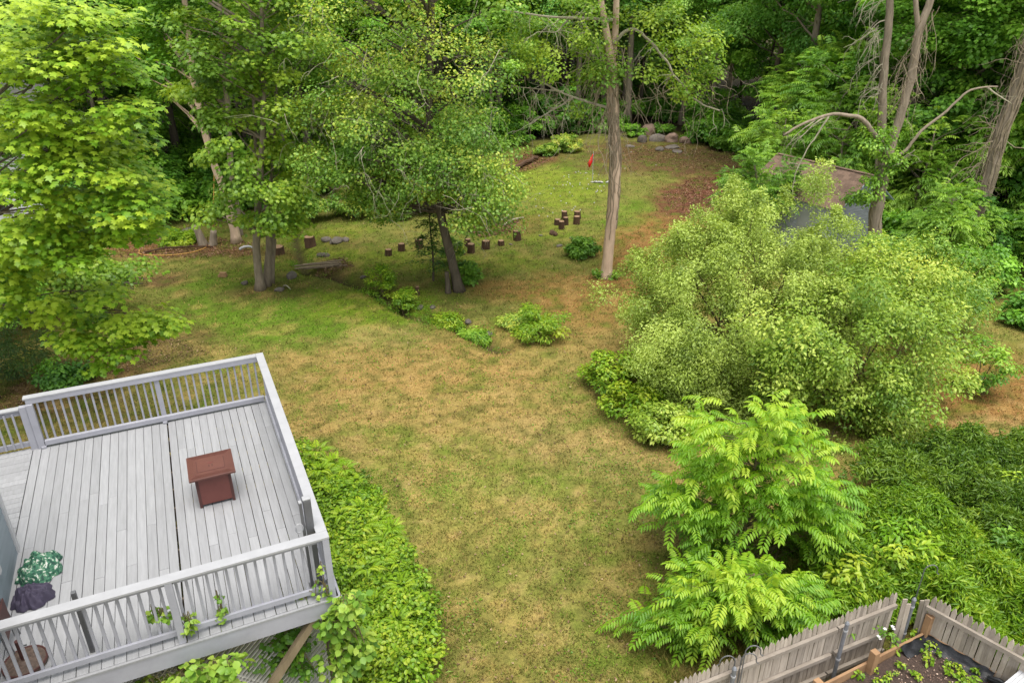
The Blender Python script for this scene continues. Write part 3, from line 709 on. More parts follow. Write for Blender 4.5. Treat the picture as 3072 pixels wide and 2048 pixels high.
def run(a, b, toward, n, nrm_sign, rails, far=0):
    a = Vector((a[0], a[1], 0)) - org; b = Vector((b[0], b[1], 0)) - org
    d = (b - a).normalized(); nr = Vector((-d.y, d.x, 0)) * nrm_sign
    Lr = (b - a).length; pitch = .0795; k = int(Lr / pitch)
    for i in range(k):
        p = a + d * (i + .5) * pitch; wd = .0735; hh = FH + prnd.uniform(-.035, .03); tl = prnd.uniform(-.012, .012)
        poly = [(-wd / 2, -.05), (wd / 2, -.05), (wd / 2, hh - .095), (wd * .30, hh - .045), (0, hh), (-wd * .30, hh - .045), (-wd / 2, hh - .095)]
        Mx = Matrix((d, Vector((0, 0, 1)), nr)).transposed() @ Matrix.Rotation(tl, 3, 'Z')
        mb = MB(); th = prnd.uniform(0, .006); mb.prism(poly, th, th + .019, Mx); mb.v = [v + p for v in mb.v]; mb.obj('picket', M['picket'], fence)
    for z, e0, e1 in rails:
        q = -nr * .031
        MB().bar(a + q + d * e0 + Vector((0, 0, z)), a + q + d * e1 + Vector((0, 0, z)), .055, .075).obj('rail', M['rail_wood'], fence)
    return a, d, nr, Lr
left_dir = fl[0] - fl[1]; left_far = fl[1] + left_dir * 2.0
a, d, nr, Lr = run(fl[1], left_far, None, 0, -1, ((1.21, .02, 1.25), (.66, .25, 1.2), (.22, .02, 1.25), (1.21, 1.28, 4.2), (.66, 1.28, 4.2), (.22, 1.28, 4.2), (1.21, 4.3, 7.4), (.66, 4.3, 7.4)))
inward = -nr
def pipe(pt, h, lean=(0, 0)):
    mb = MB(); mb.tube([pt, pt + Vector((lean[0], lean[1], h))], .031, 12); o_ = mb.obj('metal_post', M['galv'], fence)
    t_ = pt + Vector((lean[0], lean[1], h)); MB().tube([t_ + Vector((0, 0, .001)), t_ + Vector((0, 0, .02)), t_ + Vector((0, 0, .05)), t_ + Vector((0, 0, .065))], [.037, .037, .022, .008], 12).obj('post_cap', M['galv'], o_)
    for zz in (h - .14, h * .45):
        c_ = pt + Vector((lean[0], lean[1], h)) * (zz / h); MB().tube([c_, c_ + Vector((0, 0, .03))], .038, 12).obj('clamp', M['steel_light'], o_)
for px, py, h in ((2541, 1872, 1.37), (2203, 2008, 1.36)):
    q = flat(px, py, h); pipe(Vector((q[0], q[1], 0)) - org, h)
q = flat(2742, 1800, 1.32); pipe(Vector((q[0], q[1], 0)) - org, 1.32)
# right run
rdir_ = fr[1] - fr[0]
a2, d2, nr2, L2 = run(fr[0], fr[0] + rdir_ * 2.2, None, 0, 1, ((1.22, -.02, 3.0), (.35, .3, 3.0)))
# loose boards in the corner gap
c0 = Vector((0, 0, 0))
for k, (px, py, h) in enumerate(((2716, 1796, 1.36), (2726, 1810, 1.26), (2768, 1800, 1.24), (2782, 1798, 1.36))):
    q = flat(px, py, h); p_ = Vector((q[0], q[1], 0)) - org
    MB().bar(p_ + Vector((.02 * k, -.03, 0)), p_ + Vector((0, 0, h)), .075, .02, (0, 1, .2)).obj('picket', M['picket'], fence)

bed = None
BZ = .40
cpx = flat(2777, 1893, .74)
b_l = flat(2482, 2043, .74); b_r = flat(3010, 2022, .74)
bo = Vector((cpx[0], cpx[1], .36))
bed = thing('raised_bed', 'raised cedar garden bed with dark soil in the fence corner', 'garden bed', bo)
dl = (Vector((b_l[0], b_l[1], .36)) - bo).normalized(); dr_ = (Vector((b_r[0], b_r[1], .36)) - bo).normalized()
LB, RB = 3.4, 1.9
for z0, z1 in ((-.36, -.165), (-.158, .013), (.02, .19), (.197, .36)):
    MB().bar(Vector((0, 0, (z0 + z1) / 2)) + dl * .0, dl * LB + Vector((0, 0, (z0 + z1) / 2)), .04, z1 - z0).obj('side_board', M['cedar'], bed)
    MB().bar(dr_ * .05 + Vector((0, 0, (z0 + z1) / 2)), dr_ * RB + Vector((0, 0, (z0 + z1) / 2)), .04, z1 - z0).obj('side_board', M['cedar'], bed)
inn = (dl + dr_).normalized()
for pt, h in ((inn * .0, .74), (Vector(flat(2613, 2000, .66)) - bo, .64), (Vector(flat(2446, 2080, .66)) - bo, .58), (dr_ * RB, .66)):
    pt = Vector((pt[0], pt[1], 0)); M3 = Matrix((dl, Vector((-dl.y, dl.x, 0)), Vector((0, 0, 1)))).transposed()
    bevel(MB().box((-.055, -.055, -.38), (.055, .055, h), M3, pt).obj('corner_post', M['cedar'], bed), .008, 2)
# soil surface
ns_ = 40; V = []; 
for i in range(ns_ + 1):
    for j in range(ns_ + 1):
        q = dl * (.03 + LB * i / ns_) + dr_ * (.03 + RB * j / ns_); V.append((q.x, q.y, .20 + .07 * float(fbm(q.x * 5, q.y * 5, 9, 3)) - .02))
build('soil', V, [(i * (ns_ + 1) + j, i * (ns_ + 1) + j + 1, (i + 1) * (ns_ + 1) + j + 1, (i + 1) * (ns_ + 1) + j) for i in range(ns_) for j in range(ns_)], M['bed_soil'], bed, smooth=True)
# liner: a crumpled sheet folded over the two boards
def liner(d_, o_, l0, l1, seed):
    V = []; nn, mm = 40, 9
    for i in range(nn + 1):
        for j in range(mm + 1):
            t = j / mm; s_ = l0 + (l1 - l0) * i / nn
            wv = .025 * (float(noise(s_ * 9, t * 4, seed)) - .5)
            q = d_ * s_ + o_ * (.028 + .16 * t ** 2 + wv); V.append((q.x, q.y, .372 - .15 * t + wv + .012 * math.sin(s_ * 23 + seed)))
    build('liner', V, [(i * (mm + 1) + j, i * (mm + 1) + j + 1, (i + 1) * (mm + 1) + j + 1, (i + 1) * (mm + 1) + j) for i in range(nn) for j in range(mm)], M['liner'], bed, smooth=True)
liner(dl, dr_, .05, .62, 2); liner(dr_, dl, .06, 1.05, 5)
mb = MB()
for k in range(4):
    mb.tube([Vector((q.x, q.y, .27 + .03 * k)) for q in [dr_ * (1.05 + .12 * i) + dl * (.10 + .05 * math.sin(i * 1.3 + k) + .03 * k) for i in range(8)]], [.02 + .015 * math.sin(i * 2 + k) ** 2 for i in range(8)], 7)
mb.obj('rolled_liner', M['liner'], bed, smooth=True)
# chips on the soil
rng = np.random.default_rng(21)
n_ = 1600; q = rng.random((n_, 2)); P = np.array(dl)[None] * (.05 + q[:, :1] * (LB - .1)) + np.array(dr_)[None] * (.2 + q[:, 1:] * (RB - .25)); P[:, 2] = .245
M['chips'] = leafmat('wood chips', (.10, .06, .045), (.25, .16, .12), (.45, .34, .26), 0, .9, .1)
tag(leaves('wood_chips', leaf_arrays(P, rng.normal(size=(n_, 3)) * .4 + [0, 0, 1], rng.normal(size=(n_, 3)), rng.uniform(.015, .04, n_), T_DIA, rng.random(n_), .6), M['chips'], bed), kind='stuff')

# shepherd hooks
def hook(px, py, h, turn, label):
    q = flat(px, py, h); b_ = Vector((q[0], q[1], 0)); t_ = thing('plant_hook', label, 'plant hook', b_)
    pts = [(0, 0, 0), (0, 0, h)] + [(turn * (.11 - .11 * math.cos(a)), 0, h + .13 * math.sin(a)) for a in np.linspace(.3, math.pi * 1.05, 9)] + [(turn * .23, 0, h - .05), (turn * .26, 0, h - .07)]
    MB().tube(pts, .009, 6).obj('hook_rod', M['steel'], t_)
hook(2236, 1955, 1.72, 1, 'tall dark shepherd hook behind the picket fence under the lime sapling')
hook(2205, 1985, 1.44, -1, 'shorter shepherd hook curving left over the fence tips')
hook(2224, 1978, 1.46, 1, 'shorter shepherd hook curving right, nearest the tall hook')
hook(2772, 1712, 1.6, 1, 'dark shepherd hook in the yellow green plants at the fence corner')
# white panel corner
M['white_panel'] = solid('white ribbed vinyl', (0.4738, 0.4738, 0.4858), (0.4250, 0.4250, 0.4370), 3, .5, bump=.03)
wp = thing('vinyl_table', 'white ribbed vinyl table top corner beside the garden bed at the lower right', 'table', flat(3045, 2034, 1.0))
ang = math.atan2(*(flat(3072, 2006, 1.0) - flat(3022, 2048, 1.0))[1::-1])
for k in range(8): 
    Mz = Matrix.Rotation(ang, 3, 'Z'); MB().box((-1.2, -.012 - k * .05, -.03), (.32, .034 - k * .05, .0), Mz, Mz @ Vector((0, 0.01, 0))).obj('rib', M['white_panel'], wp)
MB().box((-1.2, -.42, -.06), (.32, .03, -.032), Matrix.Rotation(ang, 3, 'Z')).obj('backing', M['white_panel'], wp)
for sx in (-1.1, .24):
    for sy in (-.35, -.05): MB().box((sx - .03, sy - .03, -1.02), (sx + .03, sy + .03, -.061), Matrix.Rotation(ang, 3, 'Z')).obj('leg', M['white_panel'], wp)

# ------------------------------------------------------------------ trees round the lawn
def local(C, b): return np.asarray([tuple(c) for c in C], float) - np.array([b[0], b[1], b[2]])
def px_clumps(rng, spots, Y0, dY):
    """clump centres: spots = (px, py, rx, ry, count[, Y]) seen from the drone, each at its own distance Y0 +- dY"""
    o = []
    for s in spots:
        px, py, rx, ry, k = s[:5]; y0 = s[5] if len(s) > 5 else Y0
        for _ in range(k):
            a = rng.uniform(0, 2 * np.pi); q = rng.random() ** .5
            o.append(atY(px + rx * q * math.cos(a), py + ry * q * math.sin(a), y0 + rng.uniform(-dY, dY)))
    return o
def path(pts, Y, b, Y1=None):
    k = len(pts); Y1 = Y if Y1 is None else Y1
    return [atY(p[0], p[1], Y + (Y1 - Y) * i / (k - 1)) - Vector(b) for i, p in enumerate(pts)]
def thick(pts, sub=4, wob=0.0):
    """Catmull-Rom through the points"""
    P = [Vector(p) for p in pts]; P = [P[0] * 2 - P[1]] + P + [P[-1] * 2 - P[-2]]; o = []
    for i in range(1, len(P) - 2):
        for k in range(sub):
            t = k / sub; a, b, c, d = P[i - 1], P[i], P[i + 1], P[i + 2]
            v = .5 * ((2 * b) + (c - a) * t + (2 * a - 5 * b + 4 * c - d) * t * t + (3 * b - a - 3 * c + d) * t ** 3)
            o.append(v + Vector((random.uniform(-wob, wob), random.uniform(-wob, wob), 0)))
    o.append(P[-2]); return o
def taper(n, r0, r1): return [r0 + (r1 - r0) * i / (n - 1) for i in range(n)]
def flare(rr, pts):                            # root flare at the foot
    z0 = pts[0].z
    return [r_ * (1 + .55 * math.exp(-(p.z - z0) / .22)) for r_, p in zip(rr, pts)]

# the big yellow green maple on the left ------------------------------
rng = np.random.default_rng(101)
B = Vector((-14.4, 17.6, 0)); B.z = hz(B.x, B.y)
t = thing('maple_tree', 'large yellow green maple with layered leafy boughs filling the upper left', 'tree', B)
tr = thick([(0, 0, -.1), (.1, -.05, 2), (0, .1, 4.5), (.15, 0, 7), (.1, .1, 10), (.2, 0, 13)], 4)
C = list(local(ellipsoid_clumps(rng, 80, (B.x + .6, B.y, 8.3), (4.3, 3.9, 5.4), .35, -.9), B))
S1 = local(px_clumps(rng, [(101, 60, 126, 60, 9), (277, 50, 76, 50, 4), (50, 200, 76, 60, 6), (168, 170, 76, 40, 5), (277, 140, 59, 40, 4), (92, 330, 92, 40, 7), (227, 250, 59, 30, 3), (336, 210, 50, 30, 3), (50, 450, 59, 50, 4), (151, 400, 92, 30, 6), (277, 380, 76, 30, 5), (353, 440, 50, 25, 4), (202, 480, 92, 28, 6), (361, 530, 50, 26, 4), (101, 560, 76, 24, 4), (277, 590, 67, 22, 4), (50, 540, 42, 20, 2), (370, 610, 42, 18, 3), (185, 640, 50, 20, 3), (126, 700, 50, 25, 3), (277, 720, 50, 26, 4), (386, 700, 29, 26, 3), (412, 650, 29, 24, 4), (420, 560, 29, 24, 3), (395, 330, 25, 30, 2), (50, 700, 59, 40, 5), (193, 780, 67, 24, 4), (67, 760, 67, 24, 4)], 14.6, .9), B)
S2 = local(px_clumps(rng, [(37, 790, 55, 30, 3), (28, 900, 37, 50, 4), (55, 850, 55, 30, 2), (313, 880, 55, 26, 3), (230, 950, 64, 24, 3), (340, 955, 64, 22, 3), (396, 990, 83, 20, 7), (501, 970, 29, 18, 3), (166, 930, 64, 26, 4), (442, 960, 46, 18, 3), (276, 1020, 64, 22, 3), (350, 1050, 55, 20, 2), (313, 1085, 37, 16, 1), (28, 770, 37, 40, 2), (212, 1010, 37, 20, 2)], 15.2, .5), B)
mb = MB(); mb.tube(tr, flare(taper(len(tr), .34, .07), tr), 10); limbs(mb, rng, tr, np.array(C), 46, .11)
mb.obj('trunk', M['bark_dark'], t, True)
mb = MB(); limbs(mb, rng, tr, S1, 40, .05, zmin=4); limbs(mb, rng, tr, S2, 12, .03, zmin=2.5); mb.obj('boughs', M['bark_dark'], t)
c0 = (0, 0, 7)
kw = dict(flat_=.34, upb=1.1, outb=.45, rnd=.42, droop=.5, center=c0)
leaves('crown', merge([clump_leaves(rng, C, rng.uniform(.8, 1.3, len(C)), 150, .135, T_MAPLE, base=.42, **kw), clump_leaves(rng, S1, rng.uniform(.5, .85, len(S1)), 125, .128, T_MAPLE, base=.6, **kw), clump_leaves(rng, S2, rng.uniform(.4, .62, len(S2)), 95, .125, T_MAPLE, base=.66, **kw)]), M['maple'], t)

# darker maple in its shade
rng = np.random.default_rng(102)
B = at(215, 930); t = thing('maple_tree', 'young mid green maple growing in the shade under the large yellow green maple', 'tree', B)
S = local(px_clumps(rng, [(150, 800, 130, 60, 12), (250, 860, 110, 50, 8), (330, 830, 70, 30, 4), (60, 820, 80, 60, 8), (130, 900, 110, 60, 8), (300, 790, 70, 40, 5), (420, 800, 50, 20, 2), (150, 720, 110, 40, 7), (170, 980, 60, 40, 3)], B.y, 1.0), B)
tr = thick([(0, 0, -.1), (.1, 0, 1.5), (.05, .1, 3.2), (.1, 0, 5)], 3); mb = MB(); mb.tube(tr, taper(len(tr), .11, .03), 8); limbs(mb, rng, tr, S, 30, .035); mb.obj('trunk', M['bark_grey'], t, True)
leaves('crown', clump_leaves(rng, S, rng.uniform(.6, .95, len(S)), 120, .12, T_MAPLE, flat_=.4, base=.5, center=(0, 0, 2)), M['maple_dark'], t)

# twin stemmed maple on the lawn --------------------------------------
rng = np.random.default_rng(103)
B = at(778, 868); t = thing('maple_tree', 'mid green maple with a cluster of narrow stems standing on the left lawn', 'tree', B)
S = local(px_clumps(rng, [(810, 640, 80, 50, 9), (740, 560, 60, 40, 5), (850, 560, 60, 50, 6), (680, 470, 80, 40, 5), (790, 460, 110, 40, 8), (710, 360, 120, 40, 8), (850, 340, 90, 40, 6), (600, 290, 80, 40, 4), (730, 240, 150, 40, 9), (610, 170, 90, 50, 6), (800, 140, 130, 50, 9), (680, 60, 160, 50, 10), (850, 30, 80, 50, 4), (620, 640, 45, 26, 2), (860, 690, 30, 22, 2), (690, 610, 40, 30, 2)], B.y, 1.7), B)
C = local(ellipsoid_clumps(rng, 34, (B.x, B.y + .5, 11.5), (3.8, 3.4, 2.6), .4), B)
mb = MB(); rr = random
st = [path([(782, 872), (770, 740), (775, 600), (788, 420), (790, 250), (786, 60), (786, -130)], B.y, B), path([(800, 858), (806, 720), (798, 600), (770, 470), (762, 300), (740, 120)], B.y + .35, B), path([(812, 850), (820, 720), (812, 600), (820, 450), (830, 260)], B.y + .6, B)]
for q, r0 in zip(st, (.155, .13, .115)):
    q = thick(q, 4, .015); mb.tube(q, flare(taper(len(q), r0, r0 * .3), q), 9)
limbs(mb, rng, st[0], S, 70, .06, zmin=2.2); limbs(mb, rng, st[0], C, 25, .06); mb.obj('trunk', M['bark_grey'], t, True)
leaves('crown', clump_leaves(rng, np.concatenate([S, C]), rng.uniform(.5, .95, len(S) + len(C)), 170, .132, T_MAPLE, flat_=.45, base=.5, center=(0, 0, 6)), M['maple_dark'], t)
for k, (px, py) in enumerate(((745, 850), (836, 873), (815, 880))):
    pass

# pale leaning trunks behind it
rng = np.random.default_rng(104)
for j, (pts, r0, lab) in enumerate((([(712, 728), (690, 640), (664, 550), (635, 470), (610, 380), (580, 240), (560, 60), (540, -120)], .19, 'pale grey trunked tree leaning left behind the cluster stemmed maple'),
                                  ([(718, 715), (712, 640), (698, 560), (690, 440), (676, 250), (660, 40), (655, -120)], .16, 'greyish straight tree rising directly beside the pale leaning trunk'))):
    b_ = at(*pts[0]); b_.y += .5 * j; t = thing('tree', lab, 'tree', b_)
    q = thick(path(pts, b_.y, b_), 4, .02); mb = MB(); mb.tube(q, flare(taper(len(q), r0, r0 * .5), q), 10, rng=random, jit=.06)
    C = local(px_clumps(rng, [(480 + 120 * j, 110, 150, 90, 12), (520 + 130 * j, 230, 120, 50, 6), (560 + 80 * j, 20, 150, 80, 11)], b_.y + 1.5, 2.0), b_); C2 = local(ellipsoid_clumps(rng, 26, (q[-1].x + b_.x, b_.y + 1, 12.5), (3.6, 3.2, 2.4), .4), b_)
    C = np.concatenate([C, C2]); limbs(mb, rng, q, C, 40, .07); mb.obj('trunk', M['bark_pale'] if j == 0 else M['bark_grey'], t, True)
    leaves('crown', clump_leaves(rng, C, rng.uniform(.8, 1.3, len(C)), 190, .18, T_DIA, aspect=.95, flat_=.5, base=.45, center=(0, 0, 7)), M['wood_a'], t)

# the broad centre tree with bare twigs --------------------------------
rng = np.random.default_rng(105)
B = at(1378, 872); t = thing('tree', 'broad grey green tree with many bare twigs and a leaning trunk beside the ditch', 'tree', B)
tr = thick(path([(1378, 876), (1352, 770), (1315, 610), (1298, 480), (1288, 340), (1292, 160), (1300, -60), (1306, -220)], B.y, B), 4, .02)
S = local(px_clumps(rng, [(1180, 120, 330, 130, 34), (1000, 230, 160, 90, 12), (1380, 200, 150, 110, 12), (1180, 330, 230, 90, 24), (960, 380, 110, 80, 10), (1400, 420, 130, 90, 12), (1180, 480, 240, 80, 26), (1450, 560, 90, 70, 9), (1200, 570, 150, 50, 10), (980, 500, 100, 50, 7), (1440, 620, 90, 30, 6), (1090, 590, 70, 30, 5), (1500, 590, 50, 50, 5), (1380, 520, 120, 50, 8), (1260, 440, 200, 60, 14), (1000, 430, 120, 60, 8), (1450, 655, 90, 24, 6), (1110, 630, 80, 24, 5), (1290, 585, 110, 36, 8)], B.y, 2.3), B)
C = local(ellipsoid_clumps(rng, 34, (B.x - .8, B.y + .3, 11.8), (4.6, 4.0, 2.4), .4), B)
mb = MB(); mb.tube(tr, flare(taper(len(tr), .18, .07), tr), 11, rng=random, jit=.07); limbs(mb, rng, tr, S, 90, .07, zmin=2.9); limbs(mb, rng, tr, C, 30, .07, zmin=3)
mb.obj('trunk', M['bark_dark'], t, True)
mb = MB()
def twig(mb, p, d, L, r, n=6, droop=.5, curl=.25, sides=3, fork=2):
    d = Vector(d).normalized(); pts = [Vector(p)]
    for i in range(n):
        d = (d + Vector((random.gauss(0, curl), random.gauss(0, curl), random.gauss(0, curl) - droop * .25))).normalized(); pts.append(pts[-1] + d * L / n)
    mb.tube(pts, [r * (1 - .75 * i / n) for i in range(n + 1)], sides, False)
    for _ in range(fork):
        i = random.randint(1, n - 1); twig(mb, pts[i], d + Vector((random.gauss(0, .8), random.gauss(0, .8), random.gauss(0, .6))), L * .5, r * .6, 4, droop, curl, sides, 0)
for k in range(300):
    q = S[rng.integers(len(S))]; v = Vector(q) + Vector((random.gauss(0, .5), random.gauss(0, .5) - .4, random.gauss(0, .35)))
    twig(mb, v, (random.gauss(0, 1), random.gauss(0, .6) - .3, random.gauss(.1, .6)), random.uniform(.6, 1.7), random.uniform(.006, .013), droop=random.choice((.2, .8, 1.6)))
tag(mb.obj('bare_twigs', M['twig'], t), kind='stuff')
top_ = S[:, 2] > 6.2
leaves('crown', merge([clump_leaves(rng, S, rng.uniform(.55, 1.05, len(S)), np.where(top_, 230, 330), .094, T_DIA, aspect=.95, flat_=.55, base=.5, rnd=.7, center=(0, 0, 6)), clump_leaves(rng, C, rng.uniform(.8, 1.2, len(C)), 200, .14, T_DIA, aspect=.95, flat_=.5, base=.5)]), M['center'], t)
# second stem stub at its foot
mb = MB(); q = thick(path([(1345, 882), (1343, 850), (1340, 815)], B.y - .2, B), 4); mb.tube(q, flare(taper(len(q), .095, .08), q), 9, rng=random, jit=.1); mb.obj('stub', M['bark_dark'], t, True)

# hemlock sapling beside it
rng = np.random.default_rng(106)
B = at(1300, 842); t = thing('hemlock_sapling', 'small feathery hemlock sapling in front of the broad centre tree', 'sapling', B)
mb = MB(); q = thick([(0, 0, -.05), (.03, 0, 1), (-.03, 0, 2.2), (0, 0, 3.4)], 3); mb.tube(q, taper(len(q), .05, .012), 6); A = []
for k in range(46):
    z = .5 + 2.7 * (k / 46) ** .9; a = rng.uniform(0, 6.28); Lb = (1.25 - .3 * z) * rng.uniform(.6, 1.1); e = Vector((math.cos(a) * Lb, math.sin(a) * Lb, z + .12 - .28 * Lb))
    pts = curve((0, 0, z), e, 5, .25, .02); mb.tube(pts, taper(5, .012, .004), 3, False)
    m_ = 34; kk = rng.random(m_) ** .7; P = np.array([[*(Vector((0, 0, z)).lerp(e, u))] for u in kk]) + rng.normal(size=(m_, 3)) * [.09, .09, .03]
    A.append(leaf_arrays(P, rng.normal(size=(m_, 3)) * .3 + [0, 0, 1], np.array([[math.cos(a), math.sin(a), -.4]]) + rng.normal(size=(m_, 3)) * .5, rng.uniform(.10, .18, m_), T_DIA, np.clip(rng.normal(.5, .2, m_), 0, 1), .32))
mb.obj('trunk', M['bark_dark'], t); leaves('foliage', merge(A), M['conifer'], t)

# tall bare trunk with hanging dead vines ------------------------------
rng = np.random.default_rng(107)
B = at(1822, 832); t = thing('tree', 'tall tree with a straight bare tan trunk hung with dead vines above the lawn', 'tree', B)
tr = thick(path([(1818, 838), (1826, 740), (1840, 600), (1846, 480), (1842, 380), (1836, 270), (1834, 190)], B.y, B), 5, .012)
mb = MB(); mb.tube(tr, flare(taper(len(tr), .205, .18), tr), 14, rng=random, jit=.05)
f1 = thick(path([(1834, 195), (1822, 110), (1804, 10), (1790, -140)], B.y, B), 4); f2 = thick(path([(1834, 195), (1846, 90), (1850, -20), (1858, -180)], B.y + .2, B), 4)
mb.tube(f1, taper(len(f1), .15, .08), 10); mb.tube(f2, taper(len(f2), .14, .08), 10)
C = local(ellipsoid_clumps(rng, 24, (B.x + .3, B.y, 12.8), (4.3, 3.8, 2.0), .4), B)
limbs(mb, rng, f1, C, 26, .08)
mb.obj('trunk', M['bark_pale'], t, True)
dead = [([(1834, 240), (1780, 120), (1740, 40)], .03), ([(1826, 325), (1764, 306), (1691, 281), (1598, 232)], .055), ([(1720, 295), (1650, 335), (1589, 374)], .04), ([(1690, 275), (1620, 268), (1556, 262)], .03), ([(1838, 130), (1885, 91), (1925, 100), (1989, 170), (2031, 238), (2095, 306), (2159, 332)], .065), ([(1835, 60), (1740, 55), (1640, 50), (1505, 30)], .06), ([(1700, 60), (1670, 95), (1632, 95)], .03)]
for k, (pl, r0) in enumerate(dead):
    q = thick(path(pl, B.y, B, B.y - .4), 5, .03); mb = MB(); mb.tube(q, taper(len(q), r0, r0 * .35), 6)
    for _ in range(9):
        i = random.randint(len(q) // 3, len(q) - 1); twig(mb, q[i], (random.gauss(0, 1), random.gauss(0, .5), random.gauss(-.2, .7)), random.uniform(.6, 1.5), .014, 7, 1.0, .3)
    mb.obj('dead_limb', M['twig'], t)
mb = MB()
for k in range(55):
    px = 1838 + random.gauss(0, 34); py = random.uniform(120, 400); p0 = atY(px, py, B.y + random.uniform(-.45, .3)) - B
    twig(mb, p0, (random.gauss(0, .6), random.gauss(0, .3), -.9), random.uniform(.9, 2.6), random.uniform(.008, .02), 9, random.choice((.3, .8, 1.4)), .22)
for k in range(46):
    px = random.choice((1960, 2040, 2080, 1700, 1640, 2110, 1900)) + random.gauss(0, 40); py = random.uniform(200, 330); p0 = atY(px, py, B.y + random.uniform(-.6, .5)) - B
    twig(mb, p0, (random.gauss(0, .8), random.gauss(0, .3), -.6), random.uniform(.8, 2.4), random.uniform(.008, .016), 10, random.choice((.2, .9, 1.5)), .38)
for k in range(16):                              # vines climbing the bark
    a0 = random.uniform(0, 6.28); i0 = random.randint(5, 15); pts = []
    for i in range(i0, min(i0 + 17, len(tr))):
        a0 += random.gauss(.05, .28); pts.append(tr[i] + Vector((math.cos(a0), math.sin(a0), 0)) * .21)
    if len(pts) > 3: mb.tube(pts, random.uniform(.014, .026), 5)
mb.obj('hanging_vines', M['vine'], t)
S = local(px_clumps(rng, [(1830, 205, 70, 36, 6), (1750, 150, 100, 50, 6), (1650, 105, 100, 50, 5), (1570, 170, 80, 50, 5), (1680, 215, 80, 30, 3), (1850, 60, 120, 50, 4), (1700, 25, 140, 40, 5), (1970, 60, 60, 40, 3), (2030, 140, 70, 40, 5), (2090, 225, 60, 36, 5), (2070, 50, 90, 50, 4), (1960, 215, 50, 30, 2), (1550, 70, 70, 50, 3), (2110, 150, 50, 40, 3), (1730, 330, 24, 20, 1), (2040, 265, 50, 20, 2)], B.y, 1.6), B)
leaves('crown', merge([clump_leaves(rng, S, rng.uniform(.4, .75, len(S)), 150, .125, T_DIA, aspect=.75, flat_=.75, base=.52, center=(0, 0, 7)), clump_leaves(rng, C, rng.uniform(.8, 1.2, len(C)), 170, .16, T_DIA, aspect=.85)]), M['bare'], t)
S = local(px_clumps(rng, [(1800, 825, 22, 14, 4), (1845, 828, 18, 12, 3)], B.y - .1, .2), B)
leaves('sprouts', clump_leaves(rng, S, .22, 60, .10, T_DIA, base=.35), M['sumac'], t)

# dead forked tree right of the shed ------------------------------------
rng = np.random.default_rng(108)
Yd = 27.2
B = Vector((flat(2615, 850)[0] * Yd / flat(2615, 850)[1], Yd, 0)); B.z = hz(B.x, B.y)
t = thing('tree', 'half dead forked tree with an arching bare limb beside the shed', 'tree', B)
tr = thick([Vector((0, 0, -.1))] + path([(2628, 640), (2640, 571), (2652, 500), (2662, 462)], Yd, B), 5, .012)
mb = MB(); mb.tube(tr, flare(taper(len(tr), .24, .20), tr), 12, rng=random, jit=.06)
m1 = thick(path([(2664, 470), (2676, 430), (2698, 357), (2734, 230), (2756, 95), (2792, 0), (2815, -110)], Yd, B), 5, .012); mb.tube(m1, taper(len(m1), .17, .11), 11, rng=random, jit=.06)
m2 = thick(path([(2756, 95), (2748, 20), (2742, -120)], Yd, B), 4); mb.tube(m2, taper(len(m2), .09, .07), 9)
mb.obj('trunk', M['bark_grey'], t, True)
for pl, r0 in (([(2660, 466), (2650, 440), (2626, 408), (2586, 357), (2545, 347), (2489, 344), (2402, 375), (2351, 406)], .105), ([(2489, 344), (2455, 400), (2420, 450), (2385, 525), (2376, 590)], .035), ([(2480, 348), (2440, 375), (2400, 415)], .035), ([(2450, 358), (2400, 395), (2370, 425)], .022), ([(2668, 485), (2718, 449), (2764, 393), (2841, 332), (2902, 276), (2953, 262), (2994, 260)], .065), ([(2680, 500), (2720, 470), (2745, 450)], .04), ([(2960, 262), (3000, 290), (3035, 312)], .035)):
    q = thick(path(pl, Yd - .1, B, Yd - .5), 5, .015); mb = MB(); mb.tube(q, taper(len(q), r0, r0 * .35), 8)
    for _ in range(3): twig(mb, q[random.randint(len(q) // 2, len(q) - 1)], (random.gauss(0, 1), random.gauss(0, .4), random.gauss(-.2, .6)), random.uniform(.4, 1.1), .012, 6, .7, .25)
    mb.obj('limb', M['twig'] if r0 < .06 else M['bark_grey'], t, True)
mb = MB()
for k in range(45):
    u = random.random(); p0 = atY(2800 - 90 * u + random.gauss(0, 14), 10 + 270 * u, Yd + random.uniform(-.35, .1)) - B
    twig(mb, p0, (random.gauss(0, .35), random.gauss(0, .2), -1), random.uniform(.7, 1.9), random.uniform(.008, .018), 8, .6, .2)
for k in range(6):
    a0 = random.uniform(0, 6.28); pts = []
    for i in range(2, len(tr)): a0 += random.gauss(.15, .3); pts.append(tr[i] + Vector((math.cos(a0), math.sin(a0), 0)) * .235)
    mb.tube(pts, random.uniform(.014, .022), 5)
mb.obj('hanging_vines', M['vine'], t)
S = local(px_clumps(rng, [(2640, 420, 45, 40, 4), (2660, 455, 40, 30, 4), (2600, 560, 45, 40, 4), (2635, 500, 45, 25, 3), (2560, 600, 30, 26, 2), (2620, 600, 25, 30, 2), (2700, 480, 40, 30, 2)], Yd - .1, .4), B)
C = local(ellipsoid_clumps(rng, 16, (B.x + 2.5, B.y, 12.6), (2.6, 2.6, 1.5), .4), B)
leaves('ivy_leaves', clump_leaves(rng, np.concatenate([S, C]), rng.uniform(.35, .6, len(S) + len(C)), 120, .14, T_DIA, aspect=.6, base=.4, droop=.7), M['sumac'], t)

